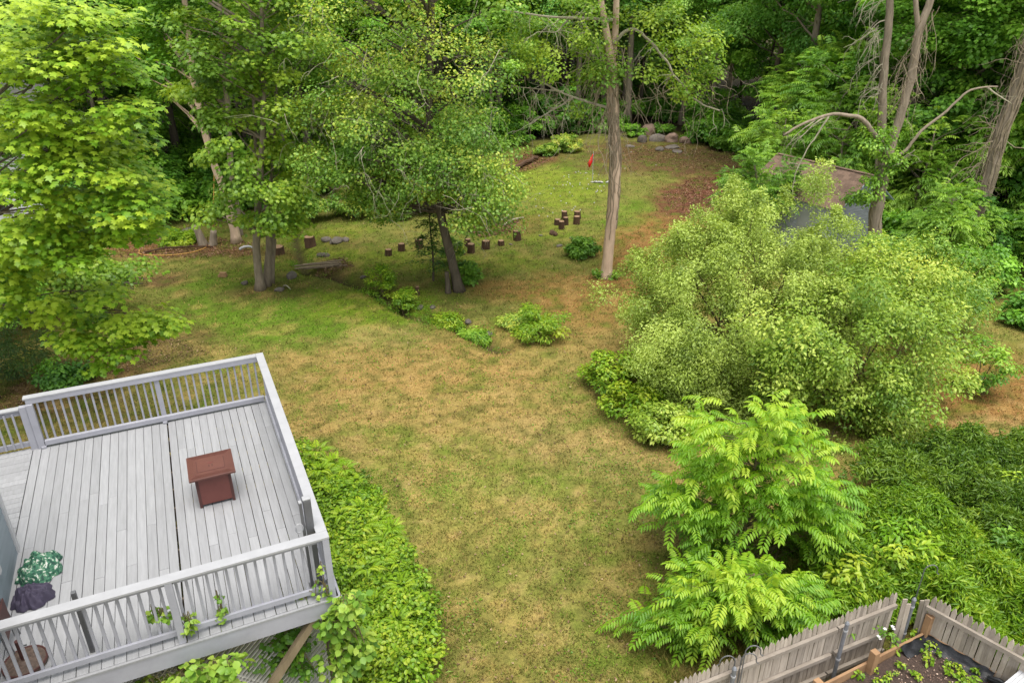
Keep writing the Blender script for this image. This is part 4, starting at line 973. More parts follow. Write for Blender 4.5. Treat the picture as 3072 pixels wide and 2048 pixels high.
# second bare stem behind it
B = Vector((flat(2642, 620)[0] * 33 / flat(2642, 620)[1], 33, 0)); B.z = hz(B.x, B.y)
t = thing('tree', 'slim bare trunk with dead side twigs left of the dead forked tree', 'tree', B)
q = thick([Vector((0, 0, -.1))] + path([(2644, 420), (2648, 296), (2654, 179), (2666, 77), (2670, 0), (2676, -140)], 33, B), 4, .015)
mb = MB(); mb.tube(q, taper(len(q), .19, .13), 10, rng=random, jit=.06); mb.obj('trunk', M['bark_grey'], t, True)
mb = MB()
for k in range(46):
    py = random.uniform(-30, 300); p0 = atY(2655 - random.uniform(0, 30), py, 33 + random.uniform(-.3, .2)) - B
    twig(mb, p0, (random.gauss(-.9, .5), random.gauss(0, .3), random.gauss(-.3, .5)), random.uniform(.6, 1.7), random.uniform(.01, .025), 7, .9, .25)
mb.obj('dead_twigs', M['twig'], t)
C = local(ellipsoid_clumps(rng, 18, (B.x, B.y, 13), (2.6, 2.6, 1.8), .4), B)
leaves('crown', clump_leaves(rng, C, 1.0, 150, .17, T_DIA), M['sumac'], t)

# far right leaning trunk with vines
rng = np.random.default_rng(109)
B = at(2890, 778); t = thing('tree', 'thick leaning trunk wrapped in dead vines near the right edge', 'tree', B)
tr = thick(path([(2888, 785), (2926, 650), (2966, 540), (2996, 420), (3036, 310), (3072, 205), (3100, 100), (3130, -60)], B.y, B), 5, .012)
mb = MB(); mb.tube(tr, flare(taper(len(tr), .24, .18), tr), 12, rng=random, jit=.07); mb.obj('trunk', M['bark_grey'], t, True)
mb = MB()
for k in range(20):
    a0 = random.uniform(0, 6.28); pts = []
    for i in range(random.randint(0, 9), len(tr)): a0 += random.gauss(.02, .2); pts.append(tr[i] + Vector((math.cos(a0), math.sin(a0), 0)) * (.225 + random.uniform(0, .04)))
    mb.tube(pts, random.uniform(.018, .034), 5)
for k in range(60):
    u = random.random(); p0 = atY(3105 - 190 * u + random.gauss(0, 16), 60 + 520 * u, B.y + random.uniform(-.5, .2)) - B
    twig(mb, p0, (random.gauss(-.3, .8), random.gauss(0, .3), random.gauss(-.5, .5)), random.uniform(.7, 2.3), random.uniform(.009, .022), 9, random.choice((.2, .8)), .25)
mb.obj('vine_stems', M['vine'], t)
C = local(ellipsoid_clumps(rng, 24, (B.x + 3.4, B.y, 12.6), (3.4, 3.2, 2.0), .4), B)
leaves('crown', clump_leaves(rng, C, 1.0, 170, .17, T_DIA), M['bare'], t)

# ------------------------------------------------------------------ big bush and its neighbours
def bush(name, label, cat, root_, clumps, rad, n_per, size, tmpl, mat, group=None, aspect=.5, stems=20, r0=.04, **kw):
    t = thing(name, label, cat, root_, 0, group)
    C = local(clumps, root_); mb = MB()
    for i in rng.choice(len(C), min(stems, len(C)), replace=False):
        c = Vector(C[i]); p0 = Vector((c.x * .12 + random.gauss(0, .12), c.y * .12 + random.gauss(0, .12), -.05)); q = curve(p0, c, 6, .1, .04)
        mb.tube(q, taper(6, r0 * random.uniform(.6, 1.2), r0 * .25), 5, False)
    mb.obj('stem', M['stem'], t)
    leaves('foliage', clump_leaves(rng, C, rad, n_per, size, tmpl, aspect=aspect, center=(0, 0, kw.pop('cz', .5)), **kw), mat, t)
    return t
rng = np.random.default_rng(201)
def sprays(C, n, k, L):
    """upright young shoots standing out of a bush"""
    o = []
    for i in rng.choice(len(C), n):
        c = Vector(C[i]); d = Vector((random.gauss(0, .35), random.gauss(0, .35), 1)).normalized()
        for j in range(k): o.append(tuple(c + d * L * (j + 1) / k + Vector((random.gauss(0, .04), random.gauss(0, .04), 0))))
    return o
A0 = np.array([6.7, 19.6, 2.25])
CA = ellipsoid_clumps(rng, 235, A0, (3.6, 3.0, 2.1), .24, -.75, seed=3)
xs = px_clumps(rng, [(2320, 650, 120, 30, 6), (2130, 650, 50, 30, 4), (2440, 575, 40, 30, 5), (2240, 600, 60, 26, 5), (2020, 720, 60, 30, 7), (1950, 850, 50, 50, 8), (1920, 960, 40, 40, 6), (2540, 680, 50, 40, 4), (2180, 690, 70, 30, 4)], 19.8, 1.2) + px_clumps(rng, [(2010, 1080, 110, 90, 20), (2150, 1180, 130, 90, 24), (2280, 1240, 120, 80, 18), (2060, 1240, 90, 60, 12), (2220, 1050, 140, 90, 20)], 17.0, .6)
CA = np.concatenate([CA, np.array([tuple(v) for v in xs])])
up = [c for c in CA if c[2] > 2.6]
sp_ = sprays(up, 120, 3, .55)
K1 = len(CA); allc = np.concatenate([CA, np.array(sp_)])
base = Vector((6.9, 19.6, 0)); base.z = hz(base.x, base.y)
bush('shrub', 'huge pale olive green shrub with small silvery leaves in front of the shed', 'shrub', base, allc, np.concatenate([rng.uniform(.30, .6, K1), np.full(len(sp_), .17)]), np.concatenate([np.full(K1, 340), np.full(len(sp_), 55)]), .083, T_DIA, M['olive'], aspect=.46, stems=36, r0=.05, flat_=.8, upb=.55, rnd=.8, droop=-.1, base=.5, ctint=.22, ltint=.15, cz=1.5)
CB = np.concatenate([ellipsoid_clumps(rng, 130, (9.1, 17.6, 1.7), (2.5, 2.6, 2.3), .25, -.6, seed=9), np.array([tuple(v) for v in px_clumps(rng, [(2720, 1330, 90, 50, 8), (2330, 1350, 80, 60, 8), (2480, 1380, 90, 50, 9), (2600, 1400, 80, 40, 7)], 15.6, .5)]), np.array([tuple(v) for v in px_clumps(rng, [(2650, 1240, 110, 90, 16), (2560, 1400, 110, 50, 10), (2700, 1150, 80, 80, 10), (2420, 1150, 150, 110, 20), (2350, 1000, 100, 80, 10)], 16.2, .6)])])
base = Vector((9.1, 17.6, 0)); base.z = hz(9.1, 17.6)
bush('shrub', 'rounded mid green shrub filling the lower right flank of the huge pale shrub', 'shrub', base, CB, rng.uniform(.38, .65, len(CB)), 260, .105, T_DIA, M['olive_green'], aspect=.55, stems=50, flat_=.75, rnd=.75, base=.5, cz=1.0)
CC = ellipsoid_clumps(rng, 80, (12.7, 21.8, 1.7), (2.2, 1.9, 1.9), .25, -.6, seed=12)
base = Vector((12.7, 21.8, 0)); base.z = hz(12.7, 21.8)
bush('shrub', 'blue green shrub with scattered white blossom at the right end of the huge pale shrub', 'shrub', base, CC, rng.uniform(.4, .65, len(CC)), 170, .12, T_DIA, M['center'], aspect=.5, stems=30, rnd=.75, base=.55, cz=1.0)
for j, (px, py, rx, h, lab) in enumerate(((1835, 1190, .75, 1.0, 'bright leafy shrub at the left foot of the huge pale shrub'), (1905, 1265, .7, .8, 'low bright shrub on the lawn edge between two shrubs before the pale shrub'), (2000, 1335, .65, .9, 'mid green low shrub on the lawn edge behind the lime sapling'), (1960, 1180, .8, 1.2, 'tangled broad leaved shrub pressed against the pale shrub'))):
    b_ = at(px, py); Cq = ellipsoid_clumps(rng, 26, (b_.x, b_.y + .3, h * .5), (rx, rx * .9, h * .6), .35, -.5)
    bush('shrub', lab, 'shrub', b_, Cq, .30, 120, .11, T_DIA, (M['weed_bright'], M['weed_bright'], M['olive_green'], M['weed_bright'])[j], aspect=.6, stems=14, r0=.015, base=.5, cz=.3)
for j, (px, py, h, w_, lab) in enumerate(((2930, 1175, 1.5, .8, 'thin leafy shrub on the dry brown ground at the right edge'),)):
    b_ = at(px, py); Cq = ellipsoid_clumps(rng, 22, (b_.x, b_.y, h * .6), (w_, w_, h * .5), .4)
    bush('shrub', lab, 'shrub', b_, Cq, .3, 70, .12, T_DIA, M['sumac'], aspect=.6, stems=12, r0=.015, base=.5)

# ------------------------------------------------------------------ lime green saplings with compound leaves
def sapling(label, base, spots, Y0, dY, seed, nf, trunk_px):
    global rng
    rng = np.random.default_rng(seed)
    t = thing('sapling', label, 'sapling', base)
    C = local(px_clumps(rng, spots, Y0, dY), base); mb = MB()
    tr = thick([Vector((0, 0, -.05))] + path(trunk_px, Y0, base), 4); mb.tube(tr, taper(len(tr), .055, .02), 8); limbs(mb, rng, tr, C, len(C), .022)
    mb.obj('trunk', M['stem'], t, True)
    idx = rng.integers(0, len(C), nf); cen = C.mean(0) * np.array([1, 1, .75])
    Bp = C[idx] + rng.normal(size=(nf, 3)) * [.15, .15, .10]
    D = unit(Bp - cen) * [1, 1, .5] + rng.normal(size=(nf, 3)) * [.6, .6, .25] + [0, 0, .30]
    th_ = np.clip(.48 + .13 * rng.normal(size=len(C))[idx] + .1 * rng.normal(size=nf) + .12 * (Bp[:, 2] - C[:, 2].mean()) / C[:, 2].std(), 0, 1)
    arr = frond_arrays(rng, Bp, D, rng.uniform(.24, .42, nf), 6, .118, .38, .9, .95, th_, tmpl=T_OVAL)
    leaves('foliage', arr, M['sapling'], t)
sapling('upper lime green sapling with drooping compound leaves beside the huge pale shrub', at(2262, 1775), [(2316, 1250, 68, 26, 6), (2140, 1270, 51, 40, 6), (2106, 1330, 42, 40, 4), (2249, 1330, 102, 40, 12), (2358, 1350, 94, 50, 12), (2190, 1420, 102, 50, 12), (2342, 1440, 110, 60, 16), (2442, 1500, 76, 60, 10), (2031, 1480, 60, 40, 7), (2123, 1500, 94, 50, 12), (2258, 1530, 102, 60, 16), (2392, 1590, 94, 60, 12), (2476, 1570, 51, 40, 6), (2165, 1590, 76, 50, 10), (2006, 1520, 34, 20, 3)], 11.3, .85, 301, 1500, [(2250, 1690), (2235, 1560), (2260, 1420), (2290, 1300)])
sapling('lower lime green sapling with drooping compound leaves leaning over the picket fence', at(2262, 1930), [(2088, 1760, 60, 40, 6), (2247, 1730, 76, 26, 8), (2180, 1770, 94, 40, 10), (2348, 1770, 68, 40, 8), (2121, 1812, 94, 40, 10), (2256, 1802, 110, 50, 14), (2390, 1822, 60, 50, 8), (2029, 1862, 94, 40, 9), (1945, 1872, 51, 26, 4), (2155, 1872, 76, 30, 7), (2356, 1882, 68, 34, 8), (2281, 1892, 51, 30, 5), (2398, 1902, 31, 24, 3), (2079, 1912, 60, 30, 4), (2306, 1942, 34, 20, 2), (2407, 1932, 26, 16, 2)], 9.5, .5, 302, 950, [(2262, 1880), (2250, 1800), (2262, 1720)])

# ------------------------------------------------------------------ beds of ferns, ground cover and weeds
rng = np.random.default_rng(401)
def in_poly(x, y, P):
    P = np.asarray(P); ins = np.zeros(len(x), bool); j = len(P) - 1
    for i in range(len(P)):
        c = ((P[i, 1] > y) != (P[j, 1] > y)) & (x < (P[j, 0] - P[i, 0]) * (y - P[i, 1]) / (P[j, 1] - P[i, 1] + 1e-9) + P[i, 0]); ins ^= c; j = i
    return ins
def ground_pts(poly_px, n, soft=0.0):
    W = np.array([tuple(at(*p))[:2] for p in poly_px]); lo, hi = W.min(0), W.max(0)
    k = 0; X = []
    while k < n:
        q = lo + rng.random((n, 2)) * (hi - lo); q = q[in_poly(q[:, 0], q[:, 1], W)]; X.append(q); k += len(q)
    return np.concatenate(X)[:n] + rng.normal(size=(n, 2)) * soft
BED = [(905, 1400), (1010, 1425), (1100, 1500), (1150, 1590), (1200, 1680), (1260, 1800), (1300, 1920), (1300, 2080), (1180, 2160), (620, 2160), (860, 2000), (1000, 1830), (960, 1600)]
def cover(name, label, cat, pts, z0, z1, n_leaf, size, tmpl, mat, aspect, bumps=1.2, seed=1, **kw):
    n = len(pts); x, y = pts[:, 0], pts[:, 1]
    hh = z0 + (z1 - z0) * fbm(x * bumps, y * bumps, seed, 3)
    k_ = (noise(x * 2.3, y * 2.3, seed + 50) + rng.random(n) * .5) > .42; x, y, hh = x[k_], y[k_], hh[k_]
    C = np.stack([x, y, height(x, y) + hh * (.65 + .7 * noise(x * 3.1, y * 3.1, seed + 60))], 1)
    kw['ctint'] = .30 * (fbm(x * 1.6, y * 1.6, seed + 70, 2) - .5) * 2.2 + .12 * rng.normal(size=len(x))
    o_ = leaves(name, clump_leaves(rng, C, kw.pop('rad', .16), n_leaf, size, tmpl, aspect=aspect, **kw), mat)
    return tag(o_, label, cat, kind='stuff')
pts = ground_pts(BED, 3000, .09)
cover('ground_cover', 'dense bright green leafy ground cover in the bed along the deck', 'ground cover', pts, .0, .95, 14, .085, T_OVAL, M['weed_bright'], .75, seed=5, base=.55, rad=.17)
pts = ground_pts(BED, 1300, .14)
cover('weeds', 'long leaved weeds among the ferns beside the deck', 'weeds', pts, .1, .8, 10, .15, T_DIA, M['weed'], .2, seed=5, base=.6, rad=.15, upb=.2, droop=-.4)
# ferns
fern_src = []
for v in range(4):
    n_ = 11; t = thing('fern', 'bright green feathery fern in the bed beside the deck', 'fern', (0, 0, 0), 0, 'ferns along the deck')
    a = np.linspace(0, 2 * np.pi, n_, endpoint=False) + rng.normal(size=n_) * .25
    D = np.stack([np.cos(a), np.sin(a), np.full(n_, 1.0) + rng.normal(size=n_) * .2], 1)
    arr = frond_arrays(rng, np.zeros((n_, 3)) + [0, 0, .02], D, rng.uniform(.6, .85, n_), 20, .145, .20, 1.25, .12, np.clip(rng.normal(.55, .15, n_), 0, 1), True)
    leaves('frond', arr, M['fern'], t); fern_src.append(t)
fp = [(px, py) for px, py in ((1040, 1470), (1075, 1500), (1010, 1520), (1120, 1545), (1060, 1570), (1140, 1620), (1090, 1640), (1170, 1680), (1120, 1710), (1160, 1740), (1200, 1760), (1110, 1770), (1180, 1660), (1010, 1450), (970, 1480), (1150, 1800), (1060, 1690), (1210, 1830), (1090, 1600), (1030, 1610), (1130, 1890), (1080, 1930), (1200, 1950), (920, 2030), (1010, 1990), (860, 1985), (1230, 1890), (960, 1420))]
for i, (px, py) in enumerate(fp):
    b_ = at(px, py); b_.z += .42 + .22 * float(noise(px * .02, py * .02, 3)); s_ = random.uniform(.5, .9)
    if i < 4: o_ = fern_src[i]; o_.location = b_; o_.rotation_euler.z = random.uniform(0, 6.28); o_.scale = (s_,) * 3
    else: dup(fern_src[i % 4], b_, random.uniform(0, 6.28), s_)
# climbing vine with round leaves on the deck corner, on the rails, and the plants under the deck
M['vine_leaf'] = leafmat('round vine leaves', (0.0760, 0.1700, 0.0200), (0.1615, 0.2805, 0.0300), (0.2850, 0.3740, 0.0600), .35)
def climber(label, spots, Y0, dY, rad, n_l, size, group=None, mat='vine_leaf', base=.5):
    C = px_clumps(rng, spots, Y0, dY); b_ = Vector((np.mean([c.x for c in C]), np.mean([c.y for c in C]), min(c.z for c in C)))
    t = thing('climbing_vine', label, 'vine', b_, 0, group); Cl = local(C, b_); mb = MB()
    Cs = sorted(Cl.tolist(), key=lambda c: c[0] + c[2] * .5)
    for k in range(0, len(Cs) - 1): mb.tube(curve(Cs[k], Cs[k + 1], 5, .15, .05), .006, 4, False)
    mb.obj('stem', M['stem'], t)
    leaves('foliage', clump_leaves(rng, Cl, rad, n_l, size, T_OVAL, aspect=.95, upb=.8, rnd=.7, base=base, flat_=.9), M[mat], t)
yc = dk(0, -.15).y
climber('round leaved vine climbing the near corner of the deck', [(1020, 1830, 40, 30, 7), (1060, 1800, 30, 26, 5), (985, 1855, 24, 18, 4), (1010, 1900, 50, 40, 9), (1060, 1930, 50, 50, 9), (1030, 1980, 60, 40, 9)], yc - .05, .15, .16, 16, .12)
climber('vine tendril with small leaves at the foot of the corner post', [(960, 1735, 14, 40, 4), (930, 1790, 30, 14, 4), (985, 1775, 14, 14, 3)], yc + .02, .02, .06, 6, .07)
climber('upright vine shoot standing on the front deck boards', [(662, 1830, 5, 40, 6), (668, 1870, 5, 14, 2), (655, 1800, 4, 10, 2)], dk(-1.45, .03).y, .01, .05, 9, .065)
climber('leafy vine hanging on the middle front post of the railing', [(500, 1840, 50, 10, 5), (470, 1845, 30, 8, 3), (560, 1860, 14, 30, 5), (565, 1895, 8, 14, 3)], dk(-2.0, .03).y, .02, .06, 8, .08)
climber('pale green vine with round leaves trailing below the front deck edge', [(620, 2005, 46, 14, 7), (545, 2036, 50, 12, 7), (480, 2056, 50, 8, 5), (600, 2050, 70, 16, 8), (420, 2070, 30, 8, 3), (690, 1996, 26, 14, 4), (670, 2046, 50, 20, 5)], dk(-1.9, -.25).y, .12, .13, 15, .115, base=.6)
climber('dark ivy mass growing against the lattice under the deck', [(830, 1960, 60, 55, 16), (890, 1915, 50, 24, 8), (740, 1965, 50, 24, 6), (900, 1990, 60, 50, 12), (780, 2030, 50, 24, 5)], dk(-.9, .27).y, .03, .12, 22, .08, mat='sumac', base=.3)

# weeds on the right
WD = [(2600, 1470), (2740, 1430), (2900, 1410), (3120, 1370), (3420, 1340), (3560, 1720), (3160, 1700), (2980, 1660), (2760, 1600), (2600, 1560)]
pts = ground_pts(WD, 6000, .25)
cover('weeds', 'thick mid green stand of tall weeds below the dry brown ground on the right', 'weeds', pts, .15, 1.15, 26, .145, T_DIA, M['weed'], .26, seed=15, base=.42, rad=.2, upb=.3, rnd=.7, droop=-.05)
WB = [(2600, 1560), (2760, 1600), (2980, 1660), (3160, 1700), (3560, 1720), (3560, 2048), (3060, 2048), (2900, 1980), (2790, 1910), (2700, 1890), (2600, 1900), (2480, 1900), (2420, 1760), (2500, 1740), (2600, 1700), (2590, 1640)]
pts = ground_pts(WB, 6800, .08); pts = pts[(pts[:, 1] > np.interp(pts[:, 0], [2, 6.3, 6.9, 7.7, 9.4], [7.45, 9.22, 9.12, 8.25, 6.5])) ]
cover('weeds', 'bright green whorled weeds crowding behind the picket fence corner', 'weeds', pts, .2, 1.25, 26, .15, T_DIA, M['weed_bright'], .24, seed=16, base=.42, rad=.19, upb=.35, rnd=.6, droop=-.05)
for j, (px, py, mat, lab) in enumerate(((2660, 1590, 'sapling', 'lime leaved bushy plant standing in the weeds right of the upper sapling'), (2720, 1660, 'fern', 'yellow green broad leaved plant leaning over the fence corner'), (2780, 1690, 'fern', 'yellow tinged leafy plant directly above the fence corner gap'), (2620, 1690, 'weed_bright', 'light green leafy plant left of the fence corner'), (3040, 1480, 'maple', 'pale yellow green young plant among weeds at the right edge'), (2520, 1740, 'weed_bright', 'low leafy clump just behind the fence, right of the lower sapling'), (2990, 1640, 'sumac', 'sumac seedling with feathered leaves among the weeds near the right edge'))):
    b_ = at(px, py + 90); Cq = ellipsoid_clumps(rng, 14, (b_.x, b_.y, .75), (.45, .4, .45), .4)
    bush('plant', lab, 'plant', b_, Cq, .2, 34, .13, T_OVAL, M[mat], aspect=.5, stems=8, r0=.012, base=.55, cz=.4)
# long grass under the saplings and fence
pts = ground_pts([(1950, 1950), (2100, 1880), (2450, 1740), (2560, 1790), (2260, 1960), (2040, 2090)], 9000)
grass_mesh('long_grass', rng, pts[:, 0], pts[:, 1], .16, .012, 'long unmown grass under the lower sapling along the fence')
# seedlings and flowers in the bed
sd_ = []
for v in range(3):
    t = thing('seedling', 'small green seedling growing in the dark soil of the raised bed', 'seedling', (0, 0, 0), 0, 'seedlings in the raised bed')
    arr = clump_leaves(rng, [(0, 0, .05), (.03, .02, .07), (-.03, .01, .06)], .05, 7, .06, T_OVAL, aspect=.7, base=.6); leaves('leaf', arr, M['weed_bright'], t)
    MB().tube([(0, 0, 0), (0, 0, .06)], .004, 4).obj('stem', M['stem'], t); sd_.append(t)
for k in range(58):
    if k < 14: b_ = Vector(flat(*[(2745, 1905), (2790, 1940), (2685, 1955), (2720, 1930), (2870, 2000), (2625, 2010), (2850, 2020), (2880, 2030), (2570, 2030), (2760, 1925), (2700, 2000), (2780, 1990), (2920, 2040), (2660, 2040)][k], .60))
    else: b_ = bo + dl * random.uniform(.1, 1.6) + dr_ * random.uniform(.2, 1.5) + Vector((0, 0, .25))
    s_ = random.uniform(.5, 1.0) if k > 14 else random.uniform(.9, 1.35)
    if k < 3: sd_[k].location = b_; sd_[k].scale = (s_,) * 3
    else: dup(sd_[k % 3], b_, random.uniform(0, 6), s_)
M['petal'] = solid('white petals', (0.541, 0.528, 0.515), (0.462, 0.449, 0.436), 20, .7, bump=0)
b_ = Vector(flat(2652, 1925, .70)); t = thing('flowering_plant', 'leafy plant with white flowers behind the left board of the raised bed', 'plant', b_)
leaves('foliage', clump_leaves(rng, [(0, 0, .25), (.1, 0, .15), (-.08, .03, .2), (.16, .02, .05)], .11, 22, .06, T_OVAL, aspect=.6), M['sumac'], t); MB().tube([(0, 0, -.7), (0, 0, .3)], .006, 4).obj('stem', M['stem'], t)
for q in ((-.08, -.05, .34), (.05, -.02, .36), (-.15, -.05, .18), (-.12, -.06, .14), (.07, -.03, .32)):
    mb = MB()
    for a in np.linspace(0, 2 * math.pi, 6)[:-1]:
        n0 = len(mb.v); e = Vector((math.cos(a), math.sin(a), .3)); s_ = Vector((-math.sin(a), math.cos(a), 0)); c_ = Vector(q)
        mb.v += [c_, c_ + e * .02 + s_ * .014, c_ + e * .034, c_ + e * .02 - s_ * .014]; mb.f.append((n0, n0 + 1, n0 + 2, n0 + 3))
    mb.obj('flower', M['petal'], t)

# ------------------------------------------------------------------ plants on the lawn and by the ditch
rng = np.random.default_rng(501)
for px, py, rx, h, mat, asp, size, lab in (
    (1745, 768, .55, .75, 'sumac', .6, .15, 'single round dark green shrub on the open lawn left of the bare trunk'),
    (1625, 1010, .9, 1.0, 'weed_bright', .35, .13, 'rounded leafy clump at the right end of the ditch'),
    (1555, 975, .6, .5, 'center', .35, .12, 'greyish leafy clump on the far bank of the ditch end'),
    (1345, 985, .45, .5, 'weed_bright', .5, .11, 'small leafy clump on the near bank left of the ditch end'),
    (1425, 1025, .5, .45, 'sumac', .5, .12, 'low broad leaved clump on the near bank of the ditch end'),
    (1150, 900, .45, 1.5, 'weed_bright', .5, .09, 'taller upright bright green shrub beside the ditch'),
    (1215, 935, .35, 1.0, 'weed_bright', .5, .09, 'shorter upright bright green shrub beside the ditch'),
    (1405, 850, .45, 1.0, 'sumac', .7, .12, 'ivy clump behind the foot of the broad centre tree'),
    (1365, 790, .5, 1.1, 'center', .6, .12, 'leafy sapling clump behind the broad centre tree trunk'),
    (540, 730, .7, .6, 'fern', .25, .2, 'fern like clump in front of the cut trunk on the left'),
    (930, 660, 1.0, 1.2, 'center', .8, .14, 'loose shrub at the head of the ditch under the trees'),
    (1220, 640, 1.6, 1.5, 'bare', .8, .15, 'bright loose shrub on the lawn edge behind the centre tree'),
    (1080, 650, 1.3, 1.1, 'center', .8, .15, 'loose low shrub right of the ditch head'),
    (1700, 455, 1.0, 1.0, 'center', .5, .16, 'grey green bush at the far lawn edge above the fallen branch'),
    (1640, 465, .8, .7, 'bare', .6, .15, 'bright low bush at the far lawn edge beside the fallen branch'),
    (1990, 402, .8, .7, 'shrub_dark', .7, .14, 'dark low bush between the boulders at the far lawn edge'),
    (1905, 410, .7, .9, 'shrub_dark', .7, .14, 'dark leafy bush left of the boulders'),
    (2085, 425, .8, .8, 'shrub_dark', .7, .14, 'dark leafy bush right of the boulders'),
    (2180, 450, 1.0, 1.2, 'sumac', .6, .16, 'low bush at the far right corner of the lawn'),
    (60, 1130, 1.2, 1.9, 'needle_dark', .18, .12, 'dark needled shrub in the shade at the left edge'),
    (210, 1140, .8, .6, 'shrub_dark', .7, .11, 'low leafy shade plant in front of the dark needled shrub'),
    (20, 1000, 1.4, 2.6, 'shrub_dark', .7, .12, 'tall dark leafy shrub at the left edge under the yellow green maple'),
    (330, 850, .7, .7, 'shrub_dark', .7, .12, 'small dark plant beside the brush heap on the left lawn')):
    b_ = at(px, py); Cq = ellipsoid_clumps(rng, int(16 + 14 * rx * h), (b_.x, b_.y, b_.z + h * .5), (rx, rx * .8, h * .55), .4, -.6)
    bush('shrub', lab, 'shrub', b_, Cq, .15 + .17 * rx, 110, size, T_DIA, M[mat], aspect=asp, stems=10, r0=.012, base=.5, cz=.2)

# ------------------------------------------------------------------ woods
rng = np.random.default_rng(601)
srcs = []
def wood_tree(label, mat, zc, rz, rxy, tr_r, bk, seed, leaf=.20, asp=.85, K=62, n_per=360, comp=False, hgt=None, name='woodland_tree', cat='tree'):
    global rng
    rng = np.random.default_rng(seed)
    t = thing(name, label, cat, (0, 0, 0)); top_ = zc + rz * .7
    tr = thick([(0, 0, -.3), (random.gauss(0, .15), random.gauss(0, .15), top_ * .35), (random.gauss(0, .3), random.gauss(0, .3), top_ * .7), (random.gauss(0, .4), random.gauss(0, .4), top_)], 3)
    C = ellipsoid_clumps(rng, K, (0, 0, zc), (rxy, rxy, rz), .4, -1, .22, seed)
    mb = MB(); mb.tube(tr, flare(taper(len(tr), tr_r, tr_r * .3), tr), 8); limbs(mb, rng, tr, C, 34, tr_r * .32)
    for _ in range(10):
        i = random.randint(2, len(tr) - 2); twig(mb, tr[i], (random.gauss(0, 1), random.gauss(0, 1), random.gauss(0, .3)), random.uniform(1, 2.4), .025, 5, .6, .2, 3, 1)
    mb.obj('trunk', bk, t, True)
    rad = rng.uniform(.75, 1.35, len(C)) * rxy / 3.3
    if comp:
        nf = K * n_per; idx = rng.integers(0, K, nf); Bp = C[idx] + rng.normal(size=(nf, 3)) * (rad[idx] * .45)[:, None] * [1, 1, .7]
        D = unit(Bp - [0, 0, zc * .8]) * [1, 1, .5] + rng.normal(size=(nf, 3)) * [.6, .6, .3] + [0, 0, .25]
        arr = frond_arrays(rng, Bp, D, rng.uniform(.45, .75, nf), 6, .22, .30, .8, .7, np.clip(.5 + .2 * rng.normal(size=K)[idx] + .12 * rng.normal(size=nf), 0, 1))
    else:
        arr = clump_leaves(rng, C, rad, n_per, leaf, T_DIA, aspect=asp, flat_=.48, upb=.9, base=.48, ctint=.24, ltint=.17, center=(0, 0, zc))
    leaves('crown', arr, mat, t); return t
W = [wood_tree('x', M['wood_a'], 9.5, 6.0, 3.3, .17, M['bark_dark'], 11), wood_tree('x', M['wood_b'], 10.0, 5.2, 3.5, .20, M['bark_dark'], 12, .19, .7), wood_tree('x', M['wood_a'], 8.2, 6.4, 3.0, .14, M['bark_grey'], 13, .18, .9, 70, 340), wood_tree('x', M['wood_b'], 11.0, 5.0, 3.8, .24, M['bark_grey'], 14, .21, .6), wood_tree('x', M['wood_a'], 7.0, 5.8, 2.8, .11, M['bark_dark'], 15, .18, .85, 60, 360)]
labs = ('broad leaved woodland tree standing beyond the lawn edge', 'dark dense woodland tree standing beyond the lawn edge')
pl = []
def try_place(x, y, d): 
    if all((x - a) ** 2 + (y - b) ** 2 > d * d for a, b, *_ in pl): pl.append((x, y)); return True
    return False
used = set()
n_w = 0; tries = 0
for x_, y_ in ((-18, 41), (-20.5, 45), (-18.6, 49), (-15.5, 44), (-23, 43), (9, 60), (13.5, 61), (5, 60), (-1, 57), (17.5, 55)): pl.append((x_, y_))
while n_w < 150 and tries < 12000:
    tries += 1
    Y = rng.uniform(31, 96); X = rng.uniform(-.78, .78) * (Y + 6)
    e = edge_y(X)
    if Y < e + 1.8 or Y > e + 42 or Y > 96: continue
    if X < -12 and Y < 33: continue
    if 8 < X < 20 and Y < 34: continue
    dmin = 3.1 if Y < e + 14 else 4.6
    if try_place(X, Y, dmin): n_w += 1
for X, Y in pl:
    e = edge_y(X)
    if 0 < X < 17 and Y < e + 9: k = random.choice((1, 3, 3))
    elif Y < e + 6: k = random.choice((0, 2, 4, 4))
    else: k = random.randint(0, 4)
    side = 'left of the broad centre tree' if X < -4.5 else 'behind the far lawn' if X < 12.5 else 'behind the shed on the right'
    row = 'in the front row' if Y < e + 6 else 'deep in the wood' if Y > e + 18 else 'in the middle rows'
    lab = ('mid green woodland tree ', 'dark narrow leaved woodland tree ', 'slender light green woodland tree ', 'broad dark woodland tree ', 'young low crowned woodland tree ')[k] + row + ' ' + side
    grp = 'trees of the wood'
    s_ = random.uniform(.85, 1.2); loc = (X, Y, hz(X, Y))
    if k not in used: used.add(k); o_ = W[k]; o_.location = loc; o_.scale = (s_,) * 3; o_.rotation_euler.z = random.uniform(0, 6.28); o_['label'] = lab; o_['group'] = grp
    else: dup(W[k], loc, random.uniform(0, 6.28), (s_, s_, s_ * random.uniform(.9, 1.1)), lab, grp)
for k in range(5):
    if k not in used: dup(W[k], (30 + 4 * k, 70, hz(30 + 4 * k, 70)), 0, 1, labs[0], 'trees of the wood')
